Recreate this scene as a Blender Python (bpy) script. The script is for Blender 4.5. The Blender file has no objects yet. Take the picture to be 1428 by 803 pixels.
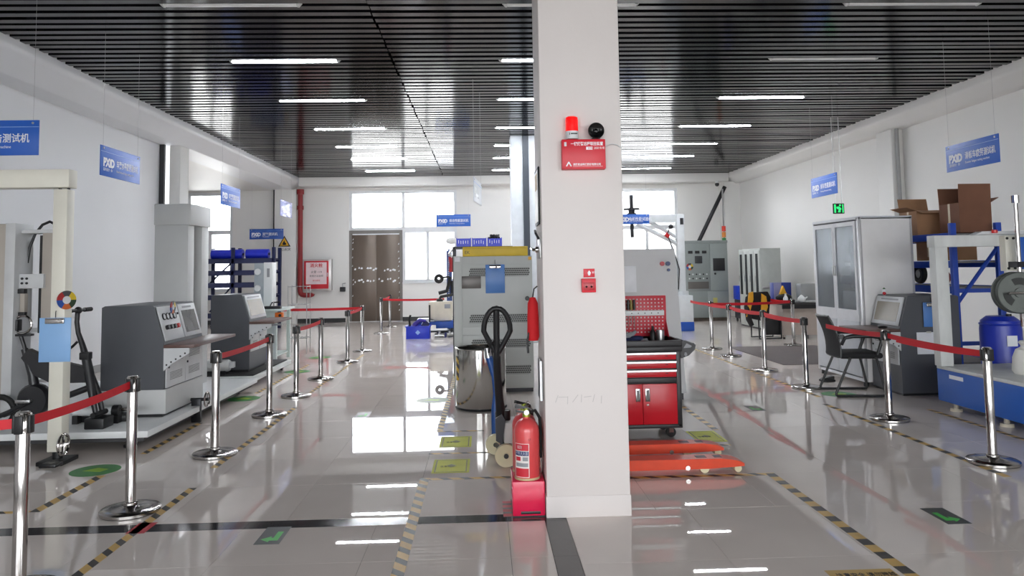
import bpy, bmesh, math, random
from mathutils import Matrix, Vector
random.seed(7)
S = bpy.context.scene
COL = S.collection
PI = math.pi

# ------------------------------------------------------------------ camera
F_PX, YAW, PITCH, ROLL, EYE = 1050.0, math.radians(2.2), 0.07, 0.016, 1.6
def make_camera():
    cd = bpy.data.cameras.new('camera'); co = bpy.data.objects.new('camera', cd); COL.objects.link(co)
    fw = Vector((math.sin(YAW)*math.cos(PITCH), math.cos(YAW)*math.cos(PITCH), math.sin(PITCH)))
    r0 = Vector((math.cos(YAW), -math.sin(YAW), 0)); u0 = r0.cross(fw)
    r = r0*math.cos(ROLL) - u0*math.sin(ROLL); u = u0*math.cos(ROLL) + r0*math.sin(ROLL)
    m = Matrix((( r.x, u.x, -fw.x, 0), (r.y, u.y, -fw.y, 0), (r.z, u.z, -fw.z, EYE), (0,0,0,1)))
    co.matrix_world = m
    cd.sensor_width = 36; cd.lens = F_PX/1428*36
    cd.shift_y = -(401.5 - (373.3 - F_PX*math.tan(PITCH)))/1428
    cd.clip_start = .05; cd.clip_end = 300
    S.camera = co
make_camera()

# ------------------------------------------------------------------ sky, portals and exposure
SKY = 5.5
def make_world():
    w = bpy.data.worlds.new('overcast_sky'); S.world = w; w.use_nodes = True
    nt = w.node_tree; nt.nodes.clear()
    out = nt.nodes.new('ShaderNodeOutputWorld'); bg = nt.nodes.new('ShaderNodeBackground')
    bg.inputs[0].default_value = (.93, .965, 1.0, 1); bg.inputs[1].default_value = SKY
    nt.links.new(bg.outputs[0], out.inputs[0])
make_world()
def portal(name, loc, rot, sx, sy):
    l = bpy.data.lights.new(name, 'AREA'); l.shape = 'RECTANGLE'; l.size = sx; l.size_y = sy
    l.cycles.is_portal = True
    o = bpy.data.objects.new(name, l); COL.objects.link(o); o.location = loc; o.rotation_euler = rot
# area lights shine along local -Z; portals face into the hall
portal('portal_back_mid', (-2.5, 23.62, 2.7), (PI/2, 0, PI), 3.4, 2.9)
portal('portal_back_end', (5.3, 23.62, 2.65), (PI/2, 0, PI), 1.9, 2.9)
portal('portal_back_side', (-8.5, 23.62, 2.6), (PI/2, 0, PI), 1.5, 3.0)
portal('portal_recess', (-9.93, 17.65, 1.75), (0, -PI/2, 0), 1.7, 3.3)
portal('portal_front', (0.85, -6.93, 2.25), (-PI/2, 0, PI), 13.6, 3.4)
portal('portal_added_left', (-6.3, -3, 2.25), (0, -PI/2, 0), 2.7, 6.1)  # portal for the added left window
portal('portal_added_right', (8.0, -3, 2.25), (0, PI/2, 0), 2.7, 6.1)  # portal for the added right window
S.view_settings.view_transform = 'Standard'; S.view_settings.look = 'None'
S.view_settings.exposure = 1.0; S.view_settings.gamma = 1.0
S.view_settings.use_curve_mapping = False
S.cycles.max_bounces = 10; S.cycles.diffuse_bounces = 6; S.cycles.glossy_bounces = 5; S.cycles.transparent_max_bounces = 16
S.cycles.sample_clamp_indirect = 8.0; S.cycles.caustics_reflective = False; S.cycles.caustics_refractive = False
S.cycles.use_denoising = True

# ------------------------------------------------------------------ materials
def lin(c):
    c = c/255.0
    return c/12.92 if c <= .04045 else ((c+.055)/1.055)**2.4
def rgb(*c): return (lin(c[0]), lin(c[1]), lin(c[2]), 1)
MATS = {}
def mat(name, c, rough=.5, metal=0.0, var=.06, scale=6.0, bump=0.0, bscale=60.0, spec=.5, coat=0.0, emit=None, estr=0.0, alpha=None, stretch=None):
    if name in MATS: return MATS[name]
    m = bpy.data.materials.new(name); m.use_nodes = True; nt = m.node_tree
    b = nt.nodes['Principled BSDF']; L = nt.links
    tc = nt.nodes.new('ShaderNodeTexCoord'); src = tc.outputs['Object']
    if stretch:
        mp = nt.nodes.new('ShaderNodeMapping'); mp.inputs['Scale'].default_value = stretch
        L.new(src, mp.inputs[0]); src = mp.outputs[0]
    nz = nt.nodes.new('ShaderNodeTexNoise'); nz.inputs['Scale'].default_value = scale; nz.inputs['Detail'].default_value = 4
    L.new(src, nz.inputs['Vector'])
    rp = nt.nodes.new('ShaderNodeValToRGB')
    base = rgb(*c)
    rp.color_ramp.elements[0].position = .25; rp.color_ramp.elements[1].position = .75
    rp.color_ramp.elements[0].color = tuple(max(0, x*(1-var)) for x in base[:3]) + (1,)
    rp.color_ramp.elements[1].color = tuple(min(1, x*(1+var)) for x in base[:3]) + (1,)
    L.new(nz.outputs['Fac'], rp.inputs[0]); L.new(rp.outputs[0], b.inputs['Base Color'])
    b.inputs['Roughness'].default_value = rough; b.inputs['Metallic'].default_value = metal
    b.inputs['Specular IOR Level'].default_value = spec; b.inputs['Coat Weight'].default_value = coat
    b.inputs['Coat Roughness'].default_value = .08
    if bump:
        bn = nt.nodes.new('ShaderNodeTexNoise'); bn.inputs['Scale'].default_value = bscale
        L.new(src, bn.inputs['Vector'])
        bp = nt.nodes.new('ShaderNodeBump'); bp.inputs['Strength'].default_value = bump; bp.inputs['Distance'].default_value = .01
        L.new(bn.outputs['Fac'], bp.inputs['Height']); L.new(bp.outputs[0], b.inputs['Normal'])
    if emit:
        b.inputs['Emission Color'].default_value = rgb(*emit); b.inputs['Emission Strength'].default_value = estr
    MATS[name] = m
    return m
def glass(name, tint=(1,1,1), refl=1.0, rough=.02, haze=0.0, hazecol=(.8,.85,.9)):
    if name in MATS: return MATS[name]
    m = bpy.data.materials.new(name); m.use_nodes = True; nt = m.node_tree; nt.nodes.clear(); L = nt.links
    out = nt.nodes.new('ShaderNodeOutputMaterial'); tr = nt.nodes.new('ShaderNodeBsdfTransparent'); tr.inputs[0].default_value = (*tint, 1)
    gl = nt.nodes.new('ShaderNodeBsdfGlossy'); gl.inputs['Roughness'].default_value = rough
    fr = nt.nodes.new('ShaderNodeFresnel'); fr.inputs[0].default_value = 1.45
    mx = nt.nodes.new('ShaderNodeMixShader'); rf = nt.nodes.new('ShaderNodeMath'); rf.operation = 'MULTIPLY'; rf.inputs[1].default_value = refl; L.new(fr.outputs[0], rf.inputs[0])
    L.new(rf.outputs[0], mx.inputs[0]); L.new(tr.outputs[0], mx.inputs[1]); L.new(gl.outputs[0], mx.inputs[2])
    last = mx
    if haze:
        df = nt.nodes.new('ShaderNodeBsdfDiffuse'); df.inputs[0].default_value = (*hazecol, 1)
        nz = nt.nodes.new('ShaderNodeTexNoise'); nz.inputs['Scale'].default_value = 3
        mul = nt.nodes.new('ShaderNodeMath'); mul.operation = 'MULTIPLY'; mul.inputs[1].default_value = haze*2
        L.new(nz.outputs['Fac'], mul.inputs[0])
        m2 = nt.nodes.new('ShaderNodeMixShader'); L.new(mul.outputs[0], m2.inputs[0])
        L.new(mx.outputs[0], m2.inputs[1]); L.new(df.outputs[0], m2.inputs[2]); last = m2
    L.new(last.outputs[0], out.inputs[0]); MATS[name] = m
    return m
def stripes(name, c1, c2, axis, period, duty=.5, skew=0.0, axis2='Y', rough=.45):
    """two-colour printed tape: stripes along one object axis, slanted by skew along axis2"""
    if name in MATS: return MATS[name]
    m = bpy.data.materials.new(name); m.use_nodes = True; nt = m.node_tree; b = nt.nodes['Principled BSDF']; L = nt.links
    tc = nt.nodes.new('ShaderNodeTexCoord'); sp = nt.nodes.new('ShaderNodeSeparateXYZ'); L.new(tc.outputs['Object'], sp.inputs[0])
    def mt(op, a, bb):
        n = nt.nodes.new('ShaderNodeMath'); n.operation = op
        for i, x in enumerate((a, bb)):
            if isinstance(x, (int, float)): n.inputs[i].default_value = x
            else: L.new(x, n.inputs[i])
        return n.outputs[0]
    s = mt('ADD', sp.outputs[axis], mt('MULTIPLY', sp.outputs[axis2], skew))
    fr = mt('FRACT', mt('DIVIDE', mt('ADD', s, 100.0), period), 0)
    k = mt('LESS_THAN', fr, duty)
    nz = nt.nodes.new('ShaderNodeTexNoise'); nz.inputs['Scale'].default_value = 9; nz.inputs['Detail'].default_value = 5; L.new(tc.outputs['Object'], nz.inputs[0])
    mx = nt.nodes.new('ShaderNodeMix'); mx.data_type = 'RGBA'; L.new(k, mx.inputs[0]); mx.inputs[6].default_value = rgb(*c1); mx.inputs[7].default_value = rgb(*c2)
    mw = nt.nodes.new('ShaderNodeMix'); mw.data_type = 'RGBA'; mw.inputs[7].default_value = rgb(125, 115, 100)
    wf = mt('MULTIPLY', mt('POWER', nz.outputs['Fac'], 3.0), .8); L.new(wf, mw.inputs[0]); L.new(mx.outputs[2], mw.inputs[6])
    L.new(mw.outputs[2], b.inputs['Base Color']); b.inputs['Roughness'].default_value = rough
    MATS[name] = m
    return m
# ------------------------------------------------------------------ mesh building
class MB:
    def __init__(s): s.v = []; s.f = []
    def raw(s, vs, fs, xf=None):
        n = len(s.v)
        s.v += [tuple(xf(Vector(p))) if xf else tuple(p) for p in vs]
        s.f += [tuple(i+n for i in q) for q in fs]
        return s
    def box(s, x0, y0, z0, x1, y1, z1, b=0.0, xf=None):
        if x1 < x0: x0, x1 = x1, x0
        if y1 < y0: y0, y1 = y1, y0
        if z1 < z0: z0, z1 = z1, z0
        if not b:
            vs = [(x0,y0,z0),(x1,y0,z0),(x1,y1,z0),(x0,y1,z0),(x0,y0,z1),(x1,y0,z1),(x1,y1,z1),(x0,y1,z1)]
            return s.raw(vs, [(3,2,1,0),(4,5,6,7),(0,1,5,4),(1,2,6,5),(2,3,7,6),(3,0,4,7)], xf)
        b = min(b, (x1-x0)*.49, (y1-y0)*.49, (z1-z0)*.49)
        bm = bmesh.new()
        r = bmesh.ops.create_cube(bm, size=1)
        for v in bm.verts:
            v.co = Vector(((x0+x1)/2+v.co.x*(x1-x0), (y0+y1)/2+v.co.y*(y1-y0), (z0+z1)/2+v.co.z*(z1-z0)))
        bmesh.ops.bevel(bm, geom=bm.edges[:], offset=b, segments=2, affect='EDGES', profile=.5)
        bm.verts.index_update()
        vs = [v.co.copy() for v in bm.verts]; fs = [[v.index for v in f.verts] for f in bm.faces]
        bm.free()
        return s.raw(vs, fs, xf)
    def cyl(s, p, q, r, r2=None, n=16, cap=True, xf=None):
        p, q = Vector(p), Vector(q); r2 = r if r2 is None else r2
        d = (q-p).normalized(); a = d.orthogonal().normalized(); c = d.cross(a)
        vs = []
        for (o, rr) in ((p, r), (q, r2)):
            for i in range(n):
                t = 2*PI*i/n; vs.append(o + a*math.cos(t)*rr + c*math.sin(t)*rr)
        fs = [(i, (i+1) % n, n+(i+1) % n, n+i) for i in range(n)]
        if cap: fs += [tuple(range(n-1, -1, -1)), tuple(range(n, 2*n))]
        return s.raw(vs, fs, xf)
    def tube(s, pts, r, n=8, xf=None, closed=False):
        pts = [Vector(p) for p in pts]; m = len(pts); vs = []; prev = None
        for i, p in enumerate(pts):
            if closed: d = pts[(i+1) % m]-pts[i-1]
            else: d = pts[min(i+1, m-1)]-pts[max(i-1, 0)]
            d = d.normalized()
            a = d.orthogonal().normalized() if prev is None else (prev - d*prev.dot(d)).normalized()
            prev = a; c = d.cross(a); rr = r[i] if isinstance(r, (list, tuple)) else r
            for k in range(n):
                t = 2*PI*k/n; vs.append(p + a*math.cos(t)*rr + c*math.sin(t)*rr)
        fs = []
        for i in range(m if closed else m-1):
            j = (i+1) % m
            for k in range(n): fs.append((i*n+k, i*n+(k+1) % n, j*n+(k+1) % n, j*n+k))
        if not closed: fs += [tuple(range(n-1, -1, -1)), tuple(range((m-1)*n, m*n))]
        return s.raw(vs, fs, xf)
    def lathe(s, prof, c=(0,0,0), axis='z', n=24, xf=None, ring=False):
        if ring: prof = list(prof) + [prof[0]]
        vs = []; fs = []; m = len(prof)
        for (r, h) in prof:
            for i in range(n):
                t = 2*PI*i/n; a, b = r*math.cos(t), r*math.sin(t)
                p = {'z': (a, b, h), 'x': (h, a, b), 'y': (b, h, a)}[axis]
                vs.append((c[0]+p[0], c[1]+p[1], c[2]+p[2]))
        for j in range(m-1):
            for i in range(n): fs.append((j*n+i, j*n+(i+1) % n, (j+1)*n+(i+1) % n, (j+1)*n+i))
        if prof[0][0] > 1e-6 and not ring: fs.append(tuple(range(n-1, -1, -1)))
        if prof[-1][0] > 1e-6 and not ring: fs.append(tuple(range((m-1)*n, m*n)))
        return s.raw(vs, fs, xf)
    def prism(s, poly, plane, a, b, xf=None):
        n = len(poly)
        def P(p, h): return {'xz': (p[0], h, p[1]), 'xy': (p[0], p[1], h), 'yz': (h, p[0], p[1])}[plane]
        vs = [P(p, a) for p in poly] + [P(p, b) for p in poly]
        fs = [tuple(range(n-1, -1, -1)), tuple(range(n, 2*n))] + [(i, (i+1) % n, n+(i+1) % n, n+i) for i in range(n)]
        return s.raw(vs, fs, xf)
    def torus(s, c, axis, R, r, n=24, m=8, xf=None):
        pts = []
        for i in range(n):
            t = 2*PI*i/n; a, b = R*math.cos(t), R*math.sin(t)
            p = {'z': (a, b, 0), 'x': (0, a, b), 'y': (b, 0, a)}[axis]
            pts.append((c[0]+p[0], c[1]+p[1], c[2]+p[2]))
        return s.tube(pts, r, m, xf, closed=True)
    def ball(s, c, r, n=12, m=8, sc=(1,1,1), xf=None):
        vs = [(c[0], c[1], c[2]+r*sc[2])]; fs = []
        for j in range(1, m):
            ph = PI*j/m
            for i in range(n):
                t = 2*PI*i/n
                vs.append((c[0]+r*sc[0]*math.sin(ph)*math.cos(t), c[1]+r*sc[1]*math.sin(ph)*math.sin(t), c[2]+r*sc[2]*math.cos(ph)))
        vs.append((c[0], c[1], c[2]-r*sc[2])); e = len(vs)-1
        for i in range(n):
            fs.append((0, 1+i, 1+(i+1) % n)); fs.append((e, 1+(m-2)*n+(i+1) % n, 1+(m-2)*n+i))
            for j in range(m-2): fs.append((1+j*n+i, 1+(j+1)*n+i, 1+(j+1)*n+(i+1) % n, 1+j*n+(i+1) % n))
        return s.raw(vs, fs, xf)
    def mesh(s, name, smooth=True):
        me = bpy.data.meshes.new(name); me.from_pydata(s.v, [], s.f); me.update()
        bm = bmesh.new(); bm.from_mesh(me); bmesh.ops.remove_doubles(bm, verts=bm.verts[:], dist=1e-6) if len(s.v) < 20000 else None; bmesh.ops.recalc_face_normals(bm, faces=bm.faces[:]); bm.to_mesh(me); bm.free()
        if smooth:
            me.polygons.foreach_set('use_smooth', [True]*len(me.polygons))
            me.set_sharp_from_angle(angle=math.radians(38))
        return me
def obj(name, mb, m, parent=None, label=None, kind=None, smooth=True):
    me = mb.mesh(name, smooth) if isinstance(mb, MB) else mb
    if not me.materials: me.materials.append(m)
    o = bpy.data.objects.new(name, me); COL.objects.link(o)
    if parent: o.parent = parent
    if label: o['label'] = label
    if kind: o['kind'] = kind
    return o
def thing(name, label, cat, loc=(0,0,0), rz=0.0, group=None):
    o = bpy.data.objects.new(name, None); COL.objects.link(o); o.empty_display_size = .1
    o.location = loc; o.rotation_euler = (0, 0, rz); o['label'] = label; o['category'] = cat
    if group: o['group'] = group
    return o
def tag(o, label, cat, group=None):
    o['label'] = label; o['category'] = cat
    if group: o['group'] = group
    return o
def struct(name, mb, m, parent=None, smooth=True, label=None):
    o = obj(name, mb, m, parent, smooth=smooth)
    if not parent: o['kind'] = 'structure'
    if label: o['label'] = label
    return o
def B(*a, **k): return MB().box(*a, **k)
def text_mesh(body, size, align='LEFT', bold=0.0, ext=.0006):
    cu = bpy.data.curves.new('lettering', 'FONT'); cu.body = body; cu.size = size; cu.align_x = align; cu.align_y = 'CENTER'
    cu.extrude = ext; cu.offset = bold; cu.resolution_u = 2
    o = bpy.data.objects.new('lettering', cu); COL.objects.link(o)
    dg = bpy.context.evaluated_depsgraph_get(); me = bpy.data.meshes.new_from_object(o.evaluated_get(dg))
    bpy.data.objects.remove(o); bpy.data.curves.remove(cu)
    me.name = 'lettering'
    return me
def lettering(parent, body, size, at, m, plane='front', align='LEFT', bold=0.0, sx=1.0, xf=None):
    """flat raised letters: 'front' faces local -y, 'floor' lies flat, 'xneg' / 'xpos' face -x / +x"""
    me = text_mesh(body, size, align, bold)
    for v in me.vertices:
        x, y, z = v.co.x*sx, v.co.y, v.co.z
        if plane == 'front': c = (at[0]+x, at[1]-z, at[2]+y)
        elif plane == 'floor': c = (at[0]+x, at[1]+y, at[2]+z)
        elif plane == 'xpos': c = (at[0]+z, at[1]+x, at[2]+y)
        else: c = (at[0]-z, at[1]-x, at[2]+y)
        v.co = Vector(c) if xf is None else xf(Vector(c))
    me.materials.clear()
    return obj('lettering', me, m, parent)
def copy_tree(o, parent=None):
    c = o.copy(); COL.objects.link(c); c.parent = parent
    for ch in o.children: copy_tree(ch, c)
    return c
def rotx(a, c=(0,0,0)):
    M = Matrix.Translation(c) @ Matrix.Rotation(a, 4, 'X') @ Matrix.Translation([-k for k in c]); return lambda p: M @ p
def roty(a, c=(0,0,0)):
    M = Matrix.Translation(c) @ Matrix.Rotation(a, 4, 'Y') @ Matrix.Translation([-k for k in c]); return lambda p: M @ p
def rotz(a, c=(0,0,0)):
    M = Matrix.Translation(c) @ Matrix.Rotation(a, 4, 'Z') @ Matrix.Translation([-k for k in c]); return lambda p: M @ p

# common materials
WALL = mat('wall_paint', (226, 227, 229), .42, var=.015, scale=1.2, spec=.4)
WALLR = mat('wall_paint_warm', (225, 224, 221), .5, var=.015, scale=1.0)
COLM = mat('column_plaster', (219, 212, 209), .6, var=.02, scale=2.0, bump=.06, bscale=30)
DARKSTEEL = mat('dark_steel', (45, 45, 48), .4, .6)
BLACK = mat('black_plastic', (22, 22, 24), .42)
RUBBER = mat('black_rubber', (26, 25, 25), .7)
CHROME = mat('polished_steel', (176, 172, 169), .10, 1.0, var=.03)
BRUSHED = mat('brushed_steel', (178, 178, 178), .28, 1.0, var=.05, scale=20)
WHITEP = mat('white_print', (238, 240, 244), .5)
REDBELT = mat('red_webbing', (196, 10, 30), .6, bump=.1, bscale=300)
SIGNBLUE = mat('sign_blue_acrylic', (38, 98, 196), .38, var=.03, scale=2)
LIGHTGREY = mat('light_grey_enamel', (196, 197, 196), .4, var=.02)
DARKGREY = mat('dark_grey_enamel', (82, 84, 89), .42, var=.03)
OFFWHITE = mat('ivory_enamel', (224, 221, 208), .38, var=.03)
WHITE_EN = mat('white_enamel', (226, 228, 228), .35, var=.02)
# ================================================================== THE HALL
Y_BACK, X_L, X_R, Z_SLAT = 23.7, -6.35, 8.05, 4.45
# ---- floor: grout bed, tiles (the 300 that show largest as objects), border strips
GROUT = mat('tile_grout', (92, 88, 84), .8)
def tile_material():
    m = bpy.data.materials.new('polished_floor_tile'); m.use_nodes = True; nt = m.node_tree; b = nt.nodes['Principled BSDF']; L = nt.links
    tc = nt.nodes.new('ShaderNodeTexCoord'); nz = nt.nodes.new('ShaderNodeTexNoise'); nz.inputs['Scale'].default_value = 2.2; nz.inputs['Detail'].default_value = 6
    L.new(tc.outputs['Object'], nz.inputs[0])
    oi = nt.nodes.new('ShaderNodeObjectInfo')
    ad = nt.nodes.new('ShaderNodeMath'); ad.operation = 'MULTIPLY_ADD'; ad.inputs[1].default_value = .35; L.new(oi.outputs['Random'], ad.inputs[0]); L.new(nz.outputs['Fac'], ad.inputs[2])
    rp = nt.nodes.new('ShaderNodeValToRGB'); rp.color_ramp.elements[0].position = .3; rp.color_ramp.elements[1].position = 1.0
    rp.color_ramp.elements[0].color = rgb(222, 212, 205); rp.color_ramp.elements[1].color = rgb(232, 222, 215)
    L.new(ad.outputs[0], rp.inputs[0]); L.new(rp.outputs[0], b.inputs['Base Color'])
    b.inputs['Roughness'].default_value = .014; b.inputs['IOR'].default_value = 1.5
    return m
TILE = tile_material()
STRIPE_TILE = mat('dark_border_tile', (52, 50, 52), .1, var=.12, scale=9)
floor = struct('floor', B(-10.2, -7.3, -.25, 8.4, 23.95, -.012), GROUT)
def in_view(x0, x1, y0, y1):
    y = y1
    return y > 3.3 and x1 > -.70*y - .2 and x0 < .78*y + .2
tiles = []
def span(lo, hi, start, step):
    k = math.floor((lo-start)/step); out = []
    while start+k*step < hi - 1e-6:
        a, b = max(lo, start+k*step), min(hi, start+(k+1)*step)
        if b-a > .02: out.append((a, b))
        k += 1
    return out
for (ya, yb) in span(5.03, Y_BACK, 5.03, .8):
    for (xa, xb) in span(-10.0, X_R, -1.29, .8): tiles.append((xa, ya, xb, yb))
for (ya, yb) in span(-7.0, 4.885, 4.29, .82):
    for (xa, xb) in span(-6.35, .365, .13, .825): tiles.append((xa, ya, xb, yb))
for (ya, yb) in span(-7.0, 5.03, 4.17, .86):
    for (xa, xb) in span(.505, X_R, .505, .805): tiles.append((xa, ya, xb, yb))
vis = [t for t in tiles if in_view(*(t[0], t[2], t[1], t[3]))]
vis.sort(key=lambda t: (t[1]**2 + (t[0]*.4)**2))
near = set(vis[:300]); G = .0022
cache = {}
for t in tiles:
    if t not in near: continue
    w, d = round(t[2]-t[0]-G, 4), round(t[3]-t[1]-G, 4)
    if (w, d) not in cache:
        me = B(-w/2, -d/2, -.012, w/2, d/2, 0).mesh('tile', False); me.materials.append(TILE); cache[(w, d)] = me
    o = bpy.data.objects.new('tile', cache[(w, d)]); COL.objects.link(o); o.parent = floor
    o.location = ((t[0]+t[2])/2, (t[1]+t[3])/2, 0); o.rotation_euler = (random.uniform(-6e-4, 6e-4), random.uniform(-6e-4, 6e-4), 0)
rest = MB()
for t in tiles:
    if t not in near: rest.box(t[0]+G/2, t[1]+G/2, -.012, t[2]-G/2, t[3]-G/2, 0)
o = obj('tile', rest, TILE, floor, smooth=False); o['kind'] = 'stuff'
for k, (xa, xb) in enumerate(span(-6.35, .505, .13, .825)):
    struct('border_strip', B(xa+.001, 4.887, -.012, xb-.001, 5.028, .0), STRIPE_TILE, floor)
for (ya, yb) in span(-7.0, 4.885, 4.29, .82):
    struct('border_strip', B(.367, ya+.001, -.012, .503, yb-.001, .0), STRIPE_TILE, floor)

# ---- ceiling: black deck and hanging metal slats
SLAT = mat('dark_metal_slat', (24, 23, 26), .13, .0, var=.08, scale=3, spec=.3)
DECK = mat('black_void', (14, 14, 16), .9)
ceiling = struct('ceiling', B(-6.6, -7.3, 4.95, 8.4, 23.95, 5.1), DECK)
sl_cache = {}
def slat(x0, x1, y):
    key = (x0, x1)
    if key not in sl_cache:
        me = MB().prism([(-.056, 0), (.056, 0), (.056, .09), (.05, .09), (.05, .006), (-.05, .006), (-.05, .09), (-.056, .09)], 'yz', x0, x1).mesh('slat', False)
        me.materials.append(SLAT); sl_cache[key] = me
    o = bpy.data.objects.new('slat', sl_cache[key]); COL.objects.link(o); o.parent = ceiling
    o.location = (random.uniform(-.01, .01), y, Z_SLAT + random.uniform(-.004, .004)); o.rotation_euler = (random.uniform(-.004, .004), random.uniform(-.0008, .0008), 0)
y = 6.7
while y < 23.1:
    slat(-5.66, -1.22, y - .012); slat(-1.20, 7.72, y)
    y += .2
back_slats = MB(); y = -6.9
while y < 6.6:
    back_slats.box(-5.66, y-.056, Z_SLAT, 7.72, y+.056, Z_SLAT+.09); y += .2
o = obj('slat', back_slats, SLAT, ceiling, smooth=False); o['kind'] = 'stuff'
trims = MB()
for x in (-4.6, -3.1, -1.5, .1, 1.9, 3.7, 5.4, 7.0): trims.box(x-.02, -6.9, Z_SLAT+.1, x+.02, 23.1, Z_SLAT+.13)
obj('carrier_rail', trims, DECK, ceiling, kind='stuff', smooth=False)

# ---- soffits along both walls and the beam over the end wall
def arc(cx, cz, r, a0, a1, n=6): return [(cx+r*math.cos(math.radians(a0+(a1-a0)*i/n)), cz+r*math.sin(math.radians(a0+(a1-a0)*i/n))) for i in range(n+1)]
struct('trim_1', MB().prism([(-5.62, 4.95), (-5.62, 4.44)] + arc(-5.72, 4.38, .10, 0, -55) + [(-5.88, 4.18)] + arc(-6.0, 4.23, .10, -60, -90) + [(-6.6, 4.13), (-6.6, 4.95)], 'xz', -7.0, Y_BACK), WALL, label='rounded plaster soffit along the left wall')
struct('trim_2', MB().prism([(7.68, 4.95), (7.68, 4.42)] + arc(7.76, 4.34, .08, 180, 225) + [(7.86, 4.17), (7.92, 4.13), (8.3, 4.13), (8.3, 4.95)], 'xz', -7.0, Y_BACK), WALLR, label='plaster soffit along the right wall')
struct('trim_3', B(-5.62, 23.1, 4.19, 7.68, Y_BACK, 4.9, .015), WALLR, label='plaster beam over the end windows')
struct('trim_4', B(-10.2, 15.5, 4.13, -6.6, Y_BACK, 4.4), WALLR, label='low flat ceiling over the window recess')

# ---- walls
wl_ = MB().box(X_L-.25, -7.3, -.2, X_L, -6.0, 4.5).box(X_L-.25, 0.0, -.2, X_L, 15.05, 4.5).box(X_L-.25, -6.0, -.2, X_L, 0.0, .9).box(X_L-.25, -6.0, 3.6, X_L, 0.0, 4.5)
struct('wall_left', wl_, WALL)
wr_ = MB().box(X_R, -7.3, -.2, X_R+.25, -6.0, 4.95).box(X_R, 0.0, -.2, X_R+.25, 23.95, 4.95).box(X_R, -6.0, -.2, X_R+.25, 0.0, .9).box(X_R, -6.0, 3.6, X_R+.25, 0.0, 4.95)
struct('wall_right', wr_, WALLR)
# far recess on the left, with its own window wall
rw = MB(); rw.box(-10.2, 15.0, -.2, -10.0, 23.95, .9); rw.box(-10.2, 15.0, 2.6, -10.0, 23.95, 4.4)
for ya, yb in ((15.3, 16.0), (19.3, 23.95)): rw.box(-10.2, ya, .9, -10.0, yb, 2.6)
struct('wall_recess', rw, WALL)
struct('wall_recess_near', B(-10.2, 15.3, -.2, -6.15, 15.5, 4.4), WALL)
bw = MB()
Z1 = 4.95
def wl(x0, x1, z0, z1): bw.box(x0, Y_BACK, z0, x1, Y_BACK+.25, z1)
wl(-10.2, -9.2, -.2, Z1); wl(-9.2, -7.8, -.2, 1.0); wl(-9.2, -7.8, 4.08, Z1)
wl(-7.8, -4.2, -.2, Z1); wl(-4.2, -.83, 4.09, Z1); wl(-2.54, -.83, -.2, 1.2)
wl(-.83, 4.3, -.2, Z1); wl(4.3, 6.2, -.2, 1.2); wl(4.3, 6.2, 4.06, Z1); wl(6.2, 8.3, -.2, Z1)
wall_back = struct('wall_back', bw, WALLR)
fwm = MB()
fwm.box(-6.6, -7.3, -.2, 8.3, -7.0, .55); fwm.box(-6.6, -7.3, 3.95, 8.3, -7.0, 4.95); fwm.box(-6.6, -7.3, .55, -5.9, -7.0, 3.95); fwm.box(7.6, -7.3, .55, 8.3, -7.0, 3.95)
struct('wall_front', fwm, WALL)

PVC = mat('white_window_frame', (218, 220, 222), .4)
GLASS = glass('window_glass')
def window(name, x0, x1, z0, z1, vx, hz, y=Y_BACK+.05, w=.09, vspans=None, axis='x'):
    """frame with mullions (vx: list of (x, zlo, zhi)) and transoms hz; every pane its own part"""
    fr = MB(); d = .08
    def bx(a0, a1, c0, c1):
        if axis == 'x': fr.box(a0, y, c0, a1, y+d, c1)
        else: fr.box(y, a0, c0, y+d, a1, c1)
    bx(x0, x1, z0, z0+w); bx(x0, x1, z1-w, z1); bx(x0, x0+w, z0+w, z1-w); bx(x1-w, x1, z0+w, z1-w)
    rows = [z0] + hz + [z1]
    for h in hz: bx(x0+w, x1-w, h-w*.7, h+w*.7)
    root = struct(name, fr, PVC)
    for i in range(len(rows)-1):
        a, b = rows[i]+w*.7, rows[i+1]-w*.7
        cols = [x0+w] + vx[i] + [x1-w]
        for c in vx[i]:
            m = MB()
            if axis == 'x': m.box(c-w*.5, y, a, c+w*.5, y+d, b)
            else: m.box(y, c-w*.5, a, y+d, c+w*.5, b)
            obj('mullion', m, PVC, root)
        for j in range(len(cols)-1):
            m = MB()
            if axis == 'x': m.box(cols[j], y+.035, a, cols[j+1], y+.043, b)
            else: m.box(y+.035, cols[j], a, y+.043, cols[j+1], b)
            obj('pane', m, GLASS, root)
    return root
window('window_1', -4.2, -.83, 2.84, 4.09, [[-2.51]], [])
w2 = window('window_2', -2.54, -.83, 1.2, 2.84, [[-1.75]], [])
obj('sill', B(-2.54, Y_BACK-.06, 1.16, -.83, Y_BACK+.05, 1.2, .008), PVC, w2)
w3 = window('window_3', 4.3, 6.2, 1.2, 4.06, [[5.2], []], [2.82])
obj('sill', B(4.25, Y_BACK-.06, 1.16, 6.25, Y_BACK+.05, 1.2, .008), PVC, w3)
window('window_4', -9.2, -7.8, 1.0, 4.08, [[-8.5], []], [2.84])
window('window_5', 16.0, 19.3, .9, 2.6, [[17.1, 18.2]], [], y=-10.15, axis='y')
window('window_added_left', -6.0, 0.0, .9, 3.6, [[-4.5, -3.0, -1.5]], [], y=X_L-.2, axis='y')  # unseen opening added so daylight reaches the right wall
window('window_7', -5.9, 7.6, .55, 3.95, [[-3.65, -1.4, .85, 3.1, 5.35]], [], y=-7.2)
window('window_added_right', -6.0, 0.0, .9, 3.6, [[-4.5, -3.0, -1.5]], [], y=X_R+.1, axis='y')  # second unseen opening, added to brighten the left wall

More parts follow.
